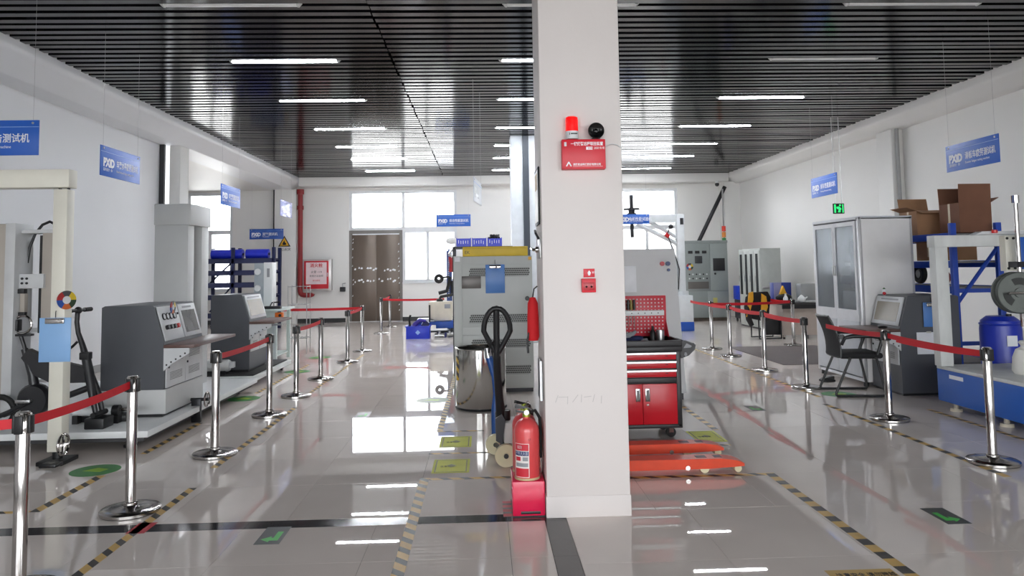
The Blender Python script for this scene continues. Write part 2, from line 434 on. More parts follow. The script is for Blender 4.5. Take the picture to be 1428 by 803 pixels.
# ---- end wall door: brown sheet-clad double leaf
DOORM = mat('brown_door_sheet', (104, 92, 82), .32, .25, var=.18, scale=1.6, bump=.12, bscale=7, stretch=(1, 1, .35))
d1 = struct('door_1', MB().box(-4.2, Y_BACK+.02, 0, -4.12, Y_BACK+.12, 2.84).box(-2.62, Y_BACK+.02, 0, -2.54, Y_BACK+.12, 2.84).box(-4.12, Y_BACK+.02, 2.74, -2.62, Y_BACK+.12, 2.84), mat('door_frame_grey', (120, 116, 112), .4))
for xa, xb in ((-4.12, -3.372), (-3.368, -2.62)):
    obj('door_leaf', B(xa, Y_BACK+.04, .012, xb, Y_BACK+.1, 2.74, .004), DOORM, d1)
scraps = MB(); rr = random.Random(3)
for k in range(15):
    x = -4.0 + k*.088 + rr.uniform(-.03, .03)
    for z in (1.62, 1.28):
        if rr.random() < .75:
            s = rr.uniform(.02, .05); zz = z + rr.uniform(-.05, .05); scraps.prism([(x-s, zz-.02), (x+s*.6, zz-.03), (x+s, zz+.02), (x-s*.3, zz+.035)], 'xz', Y_BACK+.036, Y_BACK+.041)
for k in range(22):
    x = rr.choice((-4.09, -2.66)) + rr.uniform(-.015, .015); z = rr.uniform(.3, 2.6); scraps.prism([(x-.02, z-.03), (x+.02, z-.02), (x+.015, z+.03)], 'xz', Y_BACK+.036, Y_BACK+.041)
scraps.box(-4.1, Y_BACK+.034, 2.7, -2.64, Y_BACK+.041, 2.735)
obj('film_scraps', scraps, WHITEP, d1, label='torn scraps of white protective film on the door', kind='stuff')
obj('threshold', B(-4.2, Y_BACK-.05, 0, -2.54, Y_BACK+.04, .012), BRUSHED, d1)

SKIRT = mat('black_skirting', (30, 30, 32), .3)
struct('baseboard_back', MB().box(-5.9, Y_BACK-.015, 0, -4.2, Y_BACK, .13).box(-2.54, Y_BACK-.015, 0, 8.05, Y_BACK, .13).box(-10, Y_BACK-.015, 0, -6.5, Y_BACK, .13), SKIRT)
struct('baseboard_left', B(X_L, -7, 0, X_L+.012, 14.6, .12), mat('grey_skirting', (150, 150, 150), .4))
struct('baseboard_right', B(X_R-.012, -7, 0, X_R, 23.7, .12), mat('grey_skirting', (150, 150, 150), .4))

# ---- columns and pilasters
c1 = struct('column', B(.383, 4.925, 0, .923, 5.465, 4.55, .008), COLM, label='square white plastered column standing in the middle of the hall')
obj('plinth', B(.379, 4.921, 0, .927, 5.469, .135, .004), COLM, c1)
pm = MB()
for k, (x, z, l, a) in enumerate(((.46, .75, .05, 1.2), (.50, .76, .06, 0), (.53, .74, .05, 1.5), (.58, .75, .06, .9), (.62, .75, .05, 1.5), (.66, .76, .05, .1), (.70, .75, .05, 1.3), (.75, .74, .05, 1.5))):
    pm.box(-l/2, -.0002, -.002, l/2, .0003, .002, xf=(lambda p, x=x, z=z, a=a: Matrix.Translation((x, 4.9249, z)) @ Matrix.Rotation(-a, 4, 'Y') @ p))
obj('pencil_marks', pm, mat('faint_pencil', (188, 182, 180), .7), c1, label='faint pencil marks', kind='stuff')
c2 = struct('column', B(.61, 16.2, 0, 1.17, 16.76, 4.6, .008), mat('far_column_paint', (226, 232, 238), .45), label='far white column behind the grey cabinet')
obj('cable_duct', B(.87, 16.13, 0, 1.0, 16.2, 4.6), mat('dark_duct', (62, 70, 80), .5), c2)
struct('wall_left_pilaster', B(-6.2, 15.06, 0, -5.99, 15.5, 4.13, .01), WALLR)
struct('trim_5', B(-6.34, 14.93, 0, -6.25, 15.0, 4.13), mat('black_downpipe', (40, 40, 44), .5), label='black vertical duct beside the left wall end')
struct('wall_back_pilaster', B(-6.44, 23.45, 0, -5.78, Y_BACK, 4.13, .006), WALLR)
struct('trim_6', B(-6.49, 23.5, 0, -6.44, Y_BACK, 4.13), BLACK, label='dark joint strip beside the end wall pilaster')
struct('wall_right_pilaster', B(7.82, 14.0, 0, X_R, 14.55, 4.13, .008), WALLR)
struct('wall_corner_pilaster', B(7.55, 23.2, 0, X_R, Y_BACK, 4.19, .008), WALLR)
cp = MB().cyl((7.9, 13.93, 0), (7.9, 13.93, 4.13), .035, n=12)
tag(obj('conduit_pipe', cp, mat('grey_conduit', (150, 150, 150), .4)), 'grey vertical conduit pipe beside the right wall pilaster', 'pipe')
tag(obj('brace_rod', MB().cyl((6.66, 23.12, 2.3), (7.55, 23.12, 4.02), .06, n=12), DARKSTEEL), 'dark diagonal steel brace across the end wall above control cabinet', 'brace')
# red fire riser with elbow
RED_PIPE = mat('red_pipe_paint', (138, 26, 30), .4)
pts = [(-5.66, 23.5, 4.13), (-5.66, 23.5, 1.05), (-5.655, 23.5, .98), (-5.64, 23.5, .92), (-5.60, 23.5, .88), (-5.54, 23.5, .86), (-5.34, 23.5, .86), (-5.29, 23.5, .88), (-5.275, 23.5, .91)]
rp = thing('fire_riser_pipe', 'red fire water riser pipe with elbow beside hydrant cabinet', 'pipe', (0, 0, 0))
obj('pipe', MB().tube(pts, .075, 14), RED_PIPE, rp)
obj('collar', MB().cyl((-5.66, 23.5, 3.5), (-5.66, 23.5, 3.62), .1), RED_PIPE, rp); obj('collar', MB().cyl((-5.66, 23.5, 3.98), (-5.66, 23.5, 4.13), .11), RED_PIPE, rp)
obj('bracket', B(-5.76, 23.5, 1.72, -5.56, 23.7, 1.76), BRUSHED, rp)

# ---- outside: paving and a pale neighbour block seen through the panes
struct('ground_outside', B(-70, -70, -.5, 70, 90, -.3), mat('pale_concrete', (190, 188, 184), .8))
nb = struct('exterior_block', B(-3.0, 44, -.3, 12, 58, 8.2), mat('pale_facade', (222, 222, 224), .8), label='pale neighbouring building seen through the end windows')
for k in range(4): obj('window', B(-2.3+k*3.4, 43.95, 5.6, -.2+k*3.4, 44.0, 7.4), mat('neighbour_glass', (150, 158, 168), .2), nb)
bs = struct('exterior_truss', MB().tube([(-10.5, 26, 3.2), (-8.2, 26, 5.4)], .09, 8).tube([(-9.6, 26, 5.2), (-7.6, 26, 3.0)], .05, 8), mat('pale_steel', (200, 200, 202), .5), label='pale steel bracing outside the recess window')
for x, z0 in ((-10.5, 3.2), (-7.6, 3.0)): obj('post', B(x-.06, 25.94, -.3, x+.06, 26.06, 5.4), mat('pale_steel', (200, 200, 202), .5), bs)

# ================================================================== CEILING LIGHTS
HOUSING = mat('white_lamp_housing', (214, 214, 212), .4)
TUBE_ON = mat('lit_tube', (255, 255, 255), .4, emit=(245, 249, 255), estr=54)
TUBE_OFF = mat('unlit_tube', (240, 240, 238), .35)
rowsY = [8.0, 10.2, 12.6, 15.2, 17.4, 19.4, 21.8]
colsX = {'left': (-3.42, -1.92), 'mid': (.24, 1.74), 'right': (4.02, 5.58)}
ordn = ['nearest', 'second', 'third', 'fourth', 'fifth', 'sixth', 'seventh']
where = {'left': 'over the left machine aisle', 'mid': 'in line with the white column', 'right': 'over the right machine aisle'}
def lamp(i, side):
    x0, x1 = colsX[side]; on = not (i == 0 or (i == 1 and side == 'right'))
    xc, h = (x0+x1)/2, (x1-x0)/2
    t = thing('tube_light', f"{'lit white' if on else 'unlit grey white'} tube light under the slats, {ordn[i]} {where[side]}", 'ceiling light', (xc, rowsY[i] - (.012 if side == 'left' else 0), 4.452), 0, 'tube lights under the slat ceiling')
    obj('housing', B(-h, -.038, .012, h, .038, .05, .004), HOUSING, t)
    obj('diffuser', B(-h+.05, -.034, -.014, h-.05, .034, .012, .010), TUBE_ON if on else TUBE_OFF, t)
    for s in (-1, 1): obj('end_cap', MB().prism([(s*h, .02), (s*(h-.03), -.016), (s*(h-.05), -.016), (s*(h-.05), .02)], 'xz', -.036, .036), HOUSING, t)
for i in range(7):
    for side in colsX: lamp(i, side)
# ================================================================== FLOOR MARKS
HZ_Y, HZ_K = (216, 176, 96), (44, 42, 42)
TAPE_X = stripes('hazard_tape_along_x', HZ_Y, HZ_K, 'X', .16, .45, 1.0, 'Y')
TAPE_Y = stripes('hazard_tape_along_y', HZ_Y, HZ_K, 'Y', .16, .45, 1.0, 'X')
TAPE_YB = stripes('hazard_tape_blocks', HZ_Y, HZ_K, 'Y', .2, .48, 0.0, 'X')
def tape(label, x0, y0, x1, y1, m):
    o = obj('floor_tape', B(-(x1-x0)/2, -(y1-y0)/2, .0003, (x1-x0)/2, (y1-y0)/2, .0012), m)
    o.location = ((x0+x1)/2, (y0+y1)/2, 0); tag(o, label, 'floor tape', 'black and yellow floor tapes')
tape('long hazard tape running under the posts of the left aisle', -2.22, 3.2, -2.16, 5.83, TAPE_Y)
tape('hazard tape beyond the dark border strip beside left posts', -2.27, 6.4, -2.21, 9.1, TAPE_Y)
tape('hazard tape far along the left aisle near the door', -2.33, 9.7, -2.28, 14.5, TAPE_Y)
tape('wide hazard tape from the near floor to the yellow labels', -.51, 3.2, -.44, 5.93, TAPE_Y)
tape('worn hazard tape leading past the steel drum to grey cabinet', -.485, 7.6, -.425, 12.6, TAPE_Y)
tape('hazard tape crossing behind the red extinguisher box', -.44, 5.87, .375, 5.92, TAPE_X)
tape('hazard tape along the front pallet truck fork', .93, 5.76, 2.13, 5.82, TAPE_X)
tape('thin hazard tape between the two yellow floor labels', -.5, 6.67, .05, 6.71, TAPE_X)
tape('thin hazard tape in front of the steel drum', -.48, 7.56, -.02, 7.6, TAPE_X)
tape('hazard tape of square blocks running diagonally in the near right floor', 2.13, 3.2, 2.2, 5.82, TAPE_YB)
tape('hazard tape behind the red tool cart wheels', 2.2, 7.35, 2.26, 8.6, TAPE_YB)
tape('short hazard tape between fork tip and yellow label', 1.95, 6.72, 2.17, 6.77, TAPE_X)
tape('hazard tape of square blocks under the right row of posts', 3.82, 5.55, 3.88, 8.55, TAPE_YB)
tape('far hazard tape under the right posts beside grey mat', 3.96, 9.0, 4.02, 14.4, TAPE_YB)
tape('hazard tape beside the blue machine base', 4.76, 5.9, 4.82, 8.1, TAPE_Y)
tape('hazard tape in front of the white portal frame', -3.1, 5.35, -3.03, 6.25, TAPE_Y)
tape('short hazard tape end crossing under the portal frame', -3.9, 5.33, -3.1, 5.38, TAPE_X)
tape('hazard tape along the platform of the grey console', -3.08, 6.95, -3.02, 8.3, TAPE_Y)
tape('hazard tape beside the platform of second console', -3.05, 10.2, -2.99, 13.2, TAPE_Y)
tape('red tape patch on the dark border strip', -2.235, 4.86, -2.12, 5.06, mat('red_tape', (190, 40, 56), .45))

def sticker(name, label, cat, x0, y0, x1, y1, m, rz=0, group=None):
    o = obj(name, B(-(x1-x0)/2, -(y1-y0)/2, .0004, (x1-x0)/2, (y1-y0)/2, .0014), m)
    o.location = ((x0+x1)/2, (y0+y1)/2, 0); o.rotation_euler = (0, 0, rz); tag(o, label, cat, group)
    return o
DKGREEN = mat('dark_green_vinyl', (32, 44, 38), .3); GREEN = mat('bright_green_print', (52, 188, 66), .4)
YGREEN = mat('yellow_green_vinyl', (206, 208, 30), .6, var=.08); OLIVE = mat('olive_print', (120, 122, 30), .5)
def arrow_sticker(label, cx, cy, flip=1, s=1.0):
    o = sticker('exit_arrow_sticker', label, 'floor sticker', cx-.075*s, cy-.15*s, cx+.075*s, cy+.15*s, DKGREEN, 0, 'green exit arrow floor stickers')
    z0, z1 = .0015, .0022
    a = MB(); f = flip
    a.prism([(f*.0*s, -.09*s), (f*.05*s, -.09*s), (f*.05*s, .06*s), (f*.015*s, .06*s), (f*.015*s, -.045*s), (f*.0*s, -.045*s)], 'xy', z0, z1)
    a.prism([(0, -.115*s), (0, -.02*s), (-f*.055*s, -.068*s)], 'xy', z0, z1)
    obj('arrow', a, GREEN, o)
    return o
arrow_sticker('green arrow floor sticker touching the dark border strip', -1.302, 4.755)
arrow_sticker('green arrow floor sticker on the near right floor', 2.88, 4.755, -1)
arrow_sticker('green arrow floor sticker beside the right post row, further off', 2.99, 8.4, -1)
arrow_sticker('green arrow floor sticker in the middle of left aisle', -1.36, 8.54)
def label_sticker(label, x0, y0, x1, y1):
    o = sticker('caution_label', label, 'floor sticker', x0, y0, x1, y1, YGREEN, 0, 'yellow green floor labels')
    w, d = (x1-x0)/2, (y1-y0)/2
    fr = MB(); z0, z1 = .0015, .0021
    fr.box(-w+.02, -d+.02, z0, w-.02, -d+.03, z1).box(-w+.02, d-.03, z0, w-.02, d-.02, z1).box(-w+.02, -d+.03, z0, -w+.03, d-.03, z1).box(w-.03, -d+.03, z0, w-.02, d-.03, z1)
    obj('border', fr, OLIVE, o)
    obj('symbol', MB().prism([(.0, -.05), (.045, .0), (.0, .05), (-.045, 0)], 'xy', z0, z1), OLIVE, o)
    lettering(o, '注意安全', .05, (-w*.6, -.02, .002), OLIVE, 'floor', sx=.6)
    return o
label_sticker('larger yellow green caution label on the floor near the extinguishers', -.435, 6.06, -.137, 6.48)
label_sticker('yellow green caution label on the floor before the steel drum', -.425, 6.91, -.136, 7.34)
label_sticker('yellow green caution label on the floor behind fork tips', 1.92, 6.87, 2.19, 7.32)
cl = sticker('caution_label', 'tan printed floor label cut by the lower edge of photo', 'floor sticker', 1.75, 3.4, 2.1, 3.98, mat('tan_label', (196, 160, 84), .45))
lettering(cl, '注意安全 请勿跨越', .05, (-.14, .22, .002), HZK := mat('dark_print', (44, 40, 34), .5), 'floor', sx=.75)
def disc(label, cx, cy, r, m):
    o = obj('round_floor_sticker', MB().lathe([(0, .0014), (r, .0014), (r, .0004)], n=32), m); o.location = (cx, cy, 0)
    tag(o, label, 'floor sticker', 'round green floor stickers')
    b = MB().prism([(-r*.5, -r*.1), (r*.35, -r*.3), (r*.5, r*.15), (-.1*r, r*.4)], 'xy', .0015, .002)
    obj('symbol', b, mat('pale_green_print', (150, 190, 40), .4), o)
GRD = mat('green_vinyl', (50, 136, 60), .35, var=.12); PALEG = mat('worn_green_vinyl', (128, 150, 110), .4)
disc('green round floor sticker beside the foot of white portal frame', -3.2, 6.42, .19, GRD)
disc('green round floor sticker between the two grey consoles', -3.06, 9.8, .2, GRD)
disc('green round floor sticker beside the second console, nearer one', -3.0, 12.3, .2, GRD)
disc('green round floor sticker near the far tall post', -3.05, 14.2, .2, GRD)
disc('green round floor sticker under the black mesh chair', 4.3, 9.15, .2, GRD)
disc('worn pale green round sticker in front of grey cabinet', -.65, 9.38, .2, PALEG)
fm = obj('floor_mat', B(-.85, -1.35, .0005, .85, 1.35, .008, .003), mat('grey_ribbed_mat', (104, 96, 94), .8, bump=.3, bscale=120)); fm.location = (5.55, 13.2, 0); tag(fm, 'large grey floor mat behind the right row of posts', 'mat')
bp = sticker('striped_floor_patch', 'red floor patch with black bars beside extinguisher box', 'floor sticker', .105, 4.97, .165, 5.3, stripes('red_black_bars', (196, 44, 62), (60, 44, 42), 'Y', .09, .4, 0, 'X'))

# ================================================================== BARRIER POSTS
def belt(p, a, b, sag=.02, w=.05):
    """a, b local points (top of the webbing); part of the post p"""
    n = 10; vs = []; fs = []
    d = Vector((b[0]-a[0], b[1]-a[1], 0)).normalized(); nx = Vector((-d.y, d.x, 0))*.0015
    for i in range(n+1):
        t = i/n; q = Vector(a).lerp(Vector(b), t); q.z -= sag*4*t*(1-t)
        for s in (-1, 1):
            for h in (0, -w): vs.append((q.x+nx.x*s, q.y+nx.y*s, q.z+h))
    for i in range(n):
        k = i*4; fs += [(k, k+4, k+5, k+1), (k+2, k+3, k+7, k+6), (k, k+2, k+6, k+4), (k+1, k+5, k+7, k+3)]
    fs += [(0, 1, 3, 2), (n*4, n*4+2, n*4+3, n*4+1)]
    m = MB(); m.v = vs; m.f = fs
    obj('belt', m, REDBELT, p)
_post = None
def post(label, x, y, rz=0, h=.915):
    global _post
    if _post is None:
        t = thing('barrier_post', label, 'barrier post')
        obj('base', MB().lathe([(.19, .004), (.19, .022), (.184, .028), (.12, .036), (.06, .044), (.042, .052), (.0, .052)], n=40), mat('satin_steel_base', (172, 168, 165), .2, 1.0), t)
        obj('rubber_ring', MB().lathe([(.186, 0), (.188, .004), (.0, .004)], n=40), RUBBER, t)
        obj('pole', MB().lathe([(.0335, .05), (.0335, .9), (.031, .906), (.0, .908)], n=24), CHROME, t)
        hd = obj('belt_head', MB().lathe([(.0345, .80), (.0375, .803), (.0375, .896), (.0345, .9)], n=24), CHROME, t)
        cm = MB()
        for k in range(4):
            a = k*PI/2; c, s = math.cos(a), math.sin(a)
            def xf(p, c=c, s=s): return Vector((p.x*c-p.y*s, p.x*s+p.y*c, p.z))
            cm.box(.034, -.021, .80, .046, .021, .89, .003, xf=xf)
        obj('belt_clip', cm, BLACK, hd)
        obj('collar', MB().lathe([(.046, .052), (.046, .066), (.035, .07)], n=24), CHROME, t)
        _post = t
    else:
        t = copy_tree(_post); t['label'] = label
    t.location = (x, y, 0); t.rotation_euler = (0, 0, rz); t['group'] = 'chrome barrier posts with red belts'
    return t
def link(p, q, dz=0.0, sag=.015):
    """webbing from post p to post q, in p's own frame"""
    a = Vector((0, 0, 0)); d = Vector(q)-Vector((p.location.x, p.location.y, 0)); d.z = 0
    u = d.normalized()*.047
    ca = math.cos(-p.rotation_euler.z); sa = math.sin(-p.rotation_euler.z)
    def loc(v): return (v.x*ca-v.y*sa, v.x*sa+v.y*ca, v.z)
    A = Vector((u.x, u.y, .875)); Bq = Vector((d.x-u.x, d.y-u.y, .875+dz))
    belt(p, loc(A), loc(Bq), sag)
PL = [(-2.36, 4.0), (-2.405, 5.30), (-2.385, 6.85), (-2.41, 8.62), (-2.42, 9.87), (-2.43, 11.37), (-2.40, 13.4), (-2.42, 15.12), (-2.6, 19.2), (-2.64, 21.3), (-4.6, 15.2), (-3.9, 3.45)]
names_l = ['chrome barrier post cut off by the lower left corner of photo', 'chrome barrier post beside the dark border strip, left row', 'chrome barrier post in front of the grey console desk', 'chrome barrier post in front of the second grey console',
           'chrome barrier post beside second console, belt on to the next post', 'chrome barrier post with red belt end, seen before the hydrant cabinet', 'chrome barrier post in front of brown door, nearer of two joined', 'chrome barrier post in front of brown door, farther of two joined',
           'far barrier post before the brown door, belt toward tool rack', 'farthest barrier post standing close to the brown door', 'barrier post beside the pale bench below hydrant cabinet', 'barrier post left of the frame edge holding the near red belt']
posts_l = [post(n, x, y) for n, (x, y) in zip(names_l, PL)]
link(posts_l[0], (*PL[1], 0)); link(posts_l[11], (*PL[0], 0)); link(posts_l[2], (*PL[3], 0)); link(posts_l[4], (*PL[5], 0))
link(posts_l[10], (*PL[7], 0)); link(posts_l[7], (*PL[6], 0)); link(posts_l[8], (*PL[9], 0)); link(posts_l[8], (-.95, 18.9, 0))
PR = [(4.01, 5.94), (4.1, 7.63), (4.12, 9.65), (4.19, 11.27), (4.27, 13.1), (4.3, 14.25), (6.02, 14.6)]
names_r = ['chrome barrier post beside the blue machine base', 'chrome barrier post in front of black mesh chair', 'chrome barrier post before the glass-door cabinet', 'chrome barrier post at the near edge of grey mat', 'chrome barrier post at the corner of grey mat',
           'far right chrome barrier post before the grey control cabinet', 'chrome barrier post behind the mat beside the desk']
posts_r = [post(n, x, y) for n, (x, y) in zip(names_r, PR)]
link(posts_r[1], (*PR[0], 0)); link(posts_r[5], (*PR[6], 0)); link(posts_r[5], (*PR[4], 0)); link(posts_r[4], (*PR[3], 0)); link(posts_r[3], (*PR[2], 0))

# ================================================================== HANGING SIGNS
PALEBLUE = mat('pale_blue_line', (150, 186, 236), .4); WIRE = mat('thin_wire', (170, 170, 172), .3, .8)
def sign(label, x, y, z, rz, title, sub, w=1.0, h=.355, ceil=4.44, m=SIGNBLUE):
    """hung so that its face looks along local -y; z is the lower edge"""
    t = thing('hanging_sign', label, 'sign', (x, y, z), rz, 'blue machine name signs')
    obj('board', B(-w/2, -.006, 0, w/2, .006, h, .002), m, t)
    obj('rule', B(-w/2, -.0075, h*.80, w/2, -.006, h*.815), PALEBLUE, t)
    lettering(t, 'PXiD', .135, (-w*.44, -.0068, h*.45), WHITEP, bold=.0075, sx=.9)
    lettering(t, '品向设计 · ID', .042, (-w*.44, -.0068, h*.22), WHITEP, sx=.9)
    lettering(t, title, .098, (-w*.12, -.0068, h*.47), WHITEP, bold=.0015, sx=min(.9, .56/(.098*len(title))*1.0))
    lettering(t, sub, .04, (-w*.12, -.0068, h*.24), WHITEP, sx=min(.95, .58/(.021*len(sub))))
    for s in (-1, 1):
        xx = s*(w/2-.06)
        obj('wire', MB().cyl((xx, 0, h-.02), (xx, 0, ceil-z), .0012, n=6), WIRE, t)
        obj('hook', MB().cyl((xx, -.012, h-.03), (xx, .012, h-.03), .012, n=10), BRUSHED, t)
    return t
R90 = PI/2
sign('blue hanging sign facing the front, cut by the left photo edge', -4.94, 7.65, 2.80, 0, '力冲击测试机', 'Impact testing machine', h=.355)
sign('blue hanging sign above the grey console on the left', -4.43, 9.34, 2.75, R90, '车架水平疲劳测试机', 'Frame horizontal fatigue testing machine')
sign('blue hanging sign above the window recess', -4.46, 13.45, 2.76, R90, '车架落重测试机', 'Frame drop testing machine')
sign('hanging sign coloured pale for overexposure in front of the end wall pilaster', -4.46, 17.2, 2.83, R90, '弯把测试机', 'Handlebar tester', m=mat('overexposed_sign_acrylic', (176, 180, 226), .12))  # overexposure is put into the pale board colour
sign('dark blue hanging sign above the blue storage rack', -6.35, 22.3, 2.55, 0, '双轮测试机', 'Wheel tester', w=.98, h=.3, m=mat('deep_blue_acrylic', (24, 76, 160), .3))
sign('blue hanging sign in front of the end window beside the door', -.87, 22.0, 2.83, 0, '综合性能测试机', 'Performance testing machine', h=.35)
sign('blue hanging sign in front of the end window, before the crane arm', 3.58, 17.9, 2.6, 0, '电机性能试验机', 'Motor testing machine', w=.8, h=.235)
sign('blue hanging sign above the glass-door cabinet', 5.98, 12.93, 2.77, -R90, '刹车性能测试机', 'Brake performance testing')
sign('blue hanging sign above the cardboard boxes', 6.0, 8.95, 2.735, -R90, '滑板车疲劳测试机', 'Scooter fatigue testing machine', h=.335)
sign('hanging sign seen edge-on in the middle aisle', -.08, 11.6, 2.6, R90*.93, '测试机', 'Testing machine', m=mat('pale_sign_edge', (214, 218, 226), .3))
# ================================================================== LEFT SIDE MACHINES
BROWN = mat('brown_laminate', (96, 70, 64), .35, var=.15, scale=14, stretch=(1, 6, 1))
SCREEN = mat('dark_screen', (70, 70, 72), .15); SCREEN_TAN = mat('tan_screen', (150, 142, 128), .25)
PANELW = mat('panel_white', (208, 210, 212), .4)
CLIPBLUE = mat('clipboard_blue', (138, 180, 226), .35, var=.03); CLIPBLUE2 = mat('clipboard_deep_blue', (84, 134, 204), .35, var=.04)
def caster(parent, x, y, z=.0, r=.04, m=None, name='caster'):
    c = obj(name, MB().cyl((x-.015, y, z+r), (x+.015, y, z+r), r, n=16).box(x-.022, y-.02, z+r, x+.022, y+.02, z+r*2+.02), m or BLACK, parent)
    return c
def color_wheel(label, loc, rz, r=.075):
    t = thing('colour_wheel_tag', label, 'tag', loc, rz)
    cols = [(206, 176, 40), (66, 66, 70), (160, 40, 40), (36, 74, 150), (190, 96, 44), (36, 60, 40)]
    for k, c in enumerate(cols):
        pts = []
        for j in range(7):
            a = math.radians(k*60+j*10); pts.append((r*math.cos(a), r*math.sin(a)))
        for j in range(6, -1, -1):
            a = math.radians(k*60+j*10); pts.append((r*.42*math.cos(a), r*.42*math.sin(a)))
        obj('sector', MB().prism(pts, 'xz', -.004, .004), mat('tag_colour_%d' % k, c, .35), t)
    obj('hub', MB().lathe([(0, -.006), (r*.42, -.006), (r*.42, .005), (0, .005)], axis='y', n=20), PANELW, t)
    return t
def clipboard(label, loc, rz, w=.25, h=.36, m=CLIPBLUE):
    t = thing('clipboard', label, 'clipboard', loc, rz)
    obj('board', B(-w/2, -.006, 0, w/2, .004, h, .003), m, t)
    obj('clip', MB().box(-w*.3, -.022, h-.05, w*.3, -.006, h-.012, .004).cyl((-w*.3, -.012, h-.012), (w*.3, -.012, h-.012), .008, n=8), CHROME, t)
    obj('hook', MB().tube([(0, -.002, h), (0, -.002, h+.045), (0, .004, h+.06)], .003, 6), DARKSTEEL, t)
    return t
# ---- white portal frame (front left)
t = thing('test_gantry', 'ivory square tube portal frame with one post at the left photo edge', 'test frame', (-3.67, 6.72, 0))
obj('post', B(-.06, -.06, .10, .06, .06, 2.345, .006), OFFWHITE, t)
obj('post', B(-1.98, -.06, .10, -1.86, .06, 2.345, .006), OFFWHITE, t)
obj('beam', B(-2.05, -.07, 2.36, .075, .07, 2.52, .008), OFFWHITE, t)
for x in (0, -1.92):
    obj('foot', MB().box(-.11+x, -.13, .0, .11+x, .13, .035, .006).cyl((x, 0, .03), (x, 0, .10), .04), BLACK, t)
    obj('bolt', MB().cyl((x-.035, 0, 2.345), (x-.035, 0, 2.362), .014, n=8).cyl((x+.035, 0, 2.345), (x+.035, 0, 2.362), .014, n=8), BLACK, t)
hw = obj('handwheel', MB().torus((.1, -.1, .17), 'x', .085, .012, 28, 8).cyl((.07, -.1, .17), (.11, -.1, .17), .02), CHROME, t)
obj('spoke', MB().box(.094, -.11, .09, .106, -.09, .25).box(.094, -.18, .16, .106, -.02, .18), CHROME, hw)
obj('pedal', MB().box(.02, -.32, .03, .16, -.2, .06, .01).cyl((.08, -.16, .045), (.08, -.24, .045), .02), BLACK, t)
clipboard('light blue clipboard hanging on the ivory portal post', (-3.675, 6.645, .86), 0, .265, .375)
color_wheel('colour wheel tag on the ivory portal post above clipboard', (-3.585, 6.64, 1.385), .95, .08)
# low rails on the floor before the frame
t = thing('floor_rail', 'low dark machine rail with white end on the floor at left', 'machine base', (-4.35, 5.9, 0))
obj('rail', B(-.9, -.1, .06, .55, .12, .14, .008), DARKSTEEL, t); obj('end_plate', B(-.9, -.16, .015, .38, -.1, .075, .004), WHITE_EN, t)
obj('foot', B(.36, -.12, 0, .56, .1, .06, .006), BLACK, t); obj('foot', B(-.9, -.12, 0, -.7, .1, .06, .006), BLACK, t)

# ---- long white platform that carries the frame machine, bike and console
t = thing('machine_platform', 'long white steel platform under the bike and grey console', 'platform', (-4.6, 8.5, 0))
obj('deck', B(-1.7, -1.42, .115, 1.53, 1.9, .175, .005), WHITE_EN, t)
obj('skirt', B(-1.66, -1.36, .07, 1.47, 1.84, .115), mat('platform_dark_skirt', (60, 60, 62), .6), t)  # dark grey skirt set back under the deck
for x, y in ((-1.5, -1.25), (-.1, -1.25), (1.3, -1.25), (1.3, 1.7), (-1.5, 1.7)): obj('levelling_foot', MB().cyl((x, y, 0), (x, y, .02), .06).cyl((x, y, .02), (x, y, .07), .02), BLACK, t)

# ---- inner testing tower behind the portal frame
TAUPE = mat('taupe_enamel', (176, 168, 158), .4, var=.03); PALEG_EN = mat('pale_grey_enamel', (202, 203, 204), .38)
t = thing('testing_tower', 'grey and taupe twin-column testing tower behind the ivory portal frame', 'test machine', (-4.55, 7.6, .175))
obj('column', B(-.36, -.1, 0, -.085, .16, 1.93, .006), TAUPE, t)
obj('edge_cover', B(-.085, -.12, 0, .01, .18, 1.935, .004), PALEG_EN, t)
obj('column', B(.2, .0, .86, .31, .2, 1.86, .005), TAUPE, t); obj('guide_rail', B(.165, .02, .86, .2, .14, 1.82), BLACK, t)
obj('column', B(.03, .25, .86, .13, .4, 1.8, .005), mat('grey_brown_enamel', (140, 136, 132), .4), t)
obj('top_plate', B(-.34, -.02, 1.84, .31, .2, 1.875, .004), PALEG_EN, t)
cb = obj('crossbar', B(.0, -.04, 1.3, .24, .03, 1.44, .005), PALEG_EN, t)
bl = MB()
for x in (.04, .085):
    for z in (1.35, 1.395): bl.cyl((x, -.05, z), (x, -.035, z), .012, n=8)
obj('bolt', bl, DARKSTEEL, cb)
obj('back_stay', B(-.3, .16, .86, .3, .2, .9), PALEG_EN, t)
obj('clamp', MB().box(.0, -.06, 1.25, .07, .0, 1.295, .004), BLACK, t); obj('rod', B(.015, -.03, 1.05, .06, .03, 1.25, .004), TAUPE, t)
obj('cable', MB().tube([(.0, .1, 1.55), (.02, .1, 1.7), (.07, .1, 1.84), (.14, .1, 1.93), (.21, .1, 1.96), (.27, .1, 1.93), (.3, .1, 1.87)], .014, 8), BLACK, t)
obj('ring', MB().torus((.06, -.05, .95), 'y', .085, .012, 26, 8), CHROME, t)
obj('clamp', MB().box(-.02, -.08, .89, .03, .0, 1.0, .008), BLACK, t); obj('cross_tray', MB().box(.0, -.08, .84, .16, -.02, .86, .004), BLACK, t); obj('clamp', MB().box(.02, -.06, 1.03, .08, -.01, 1.07, .004), BLACK, t); obj('drive_rod', MB().tube([(.05, -.05, .84), (.09, -.05, .72), (.11, -.05, .62)], .018, 8), BLACK, t)
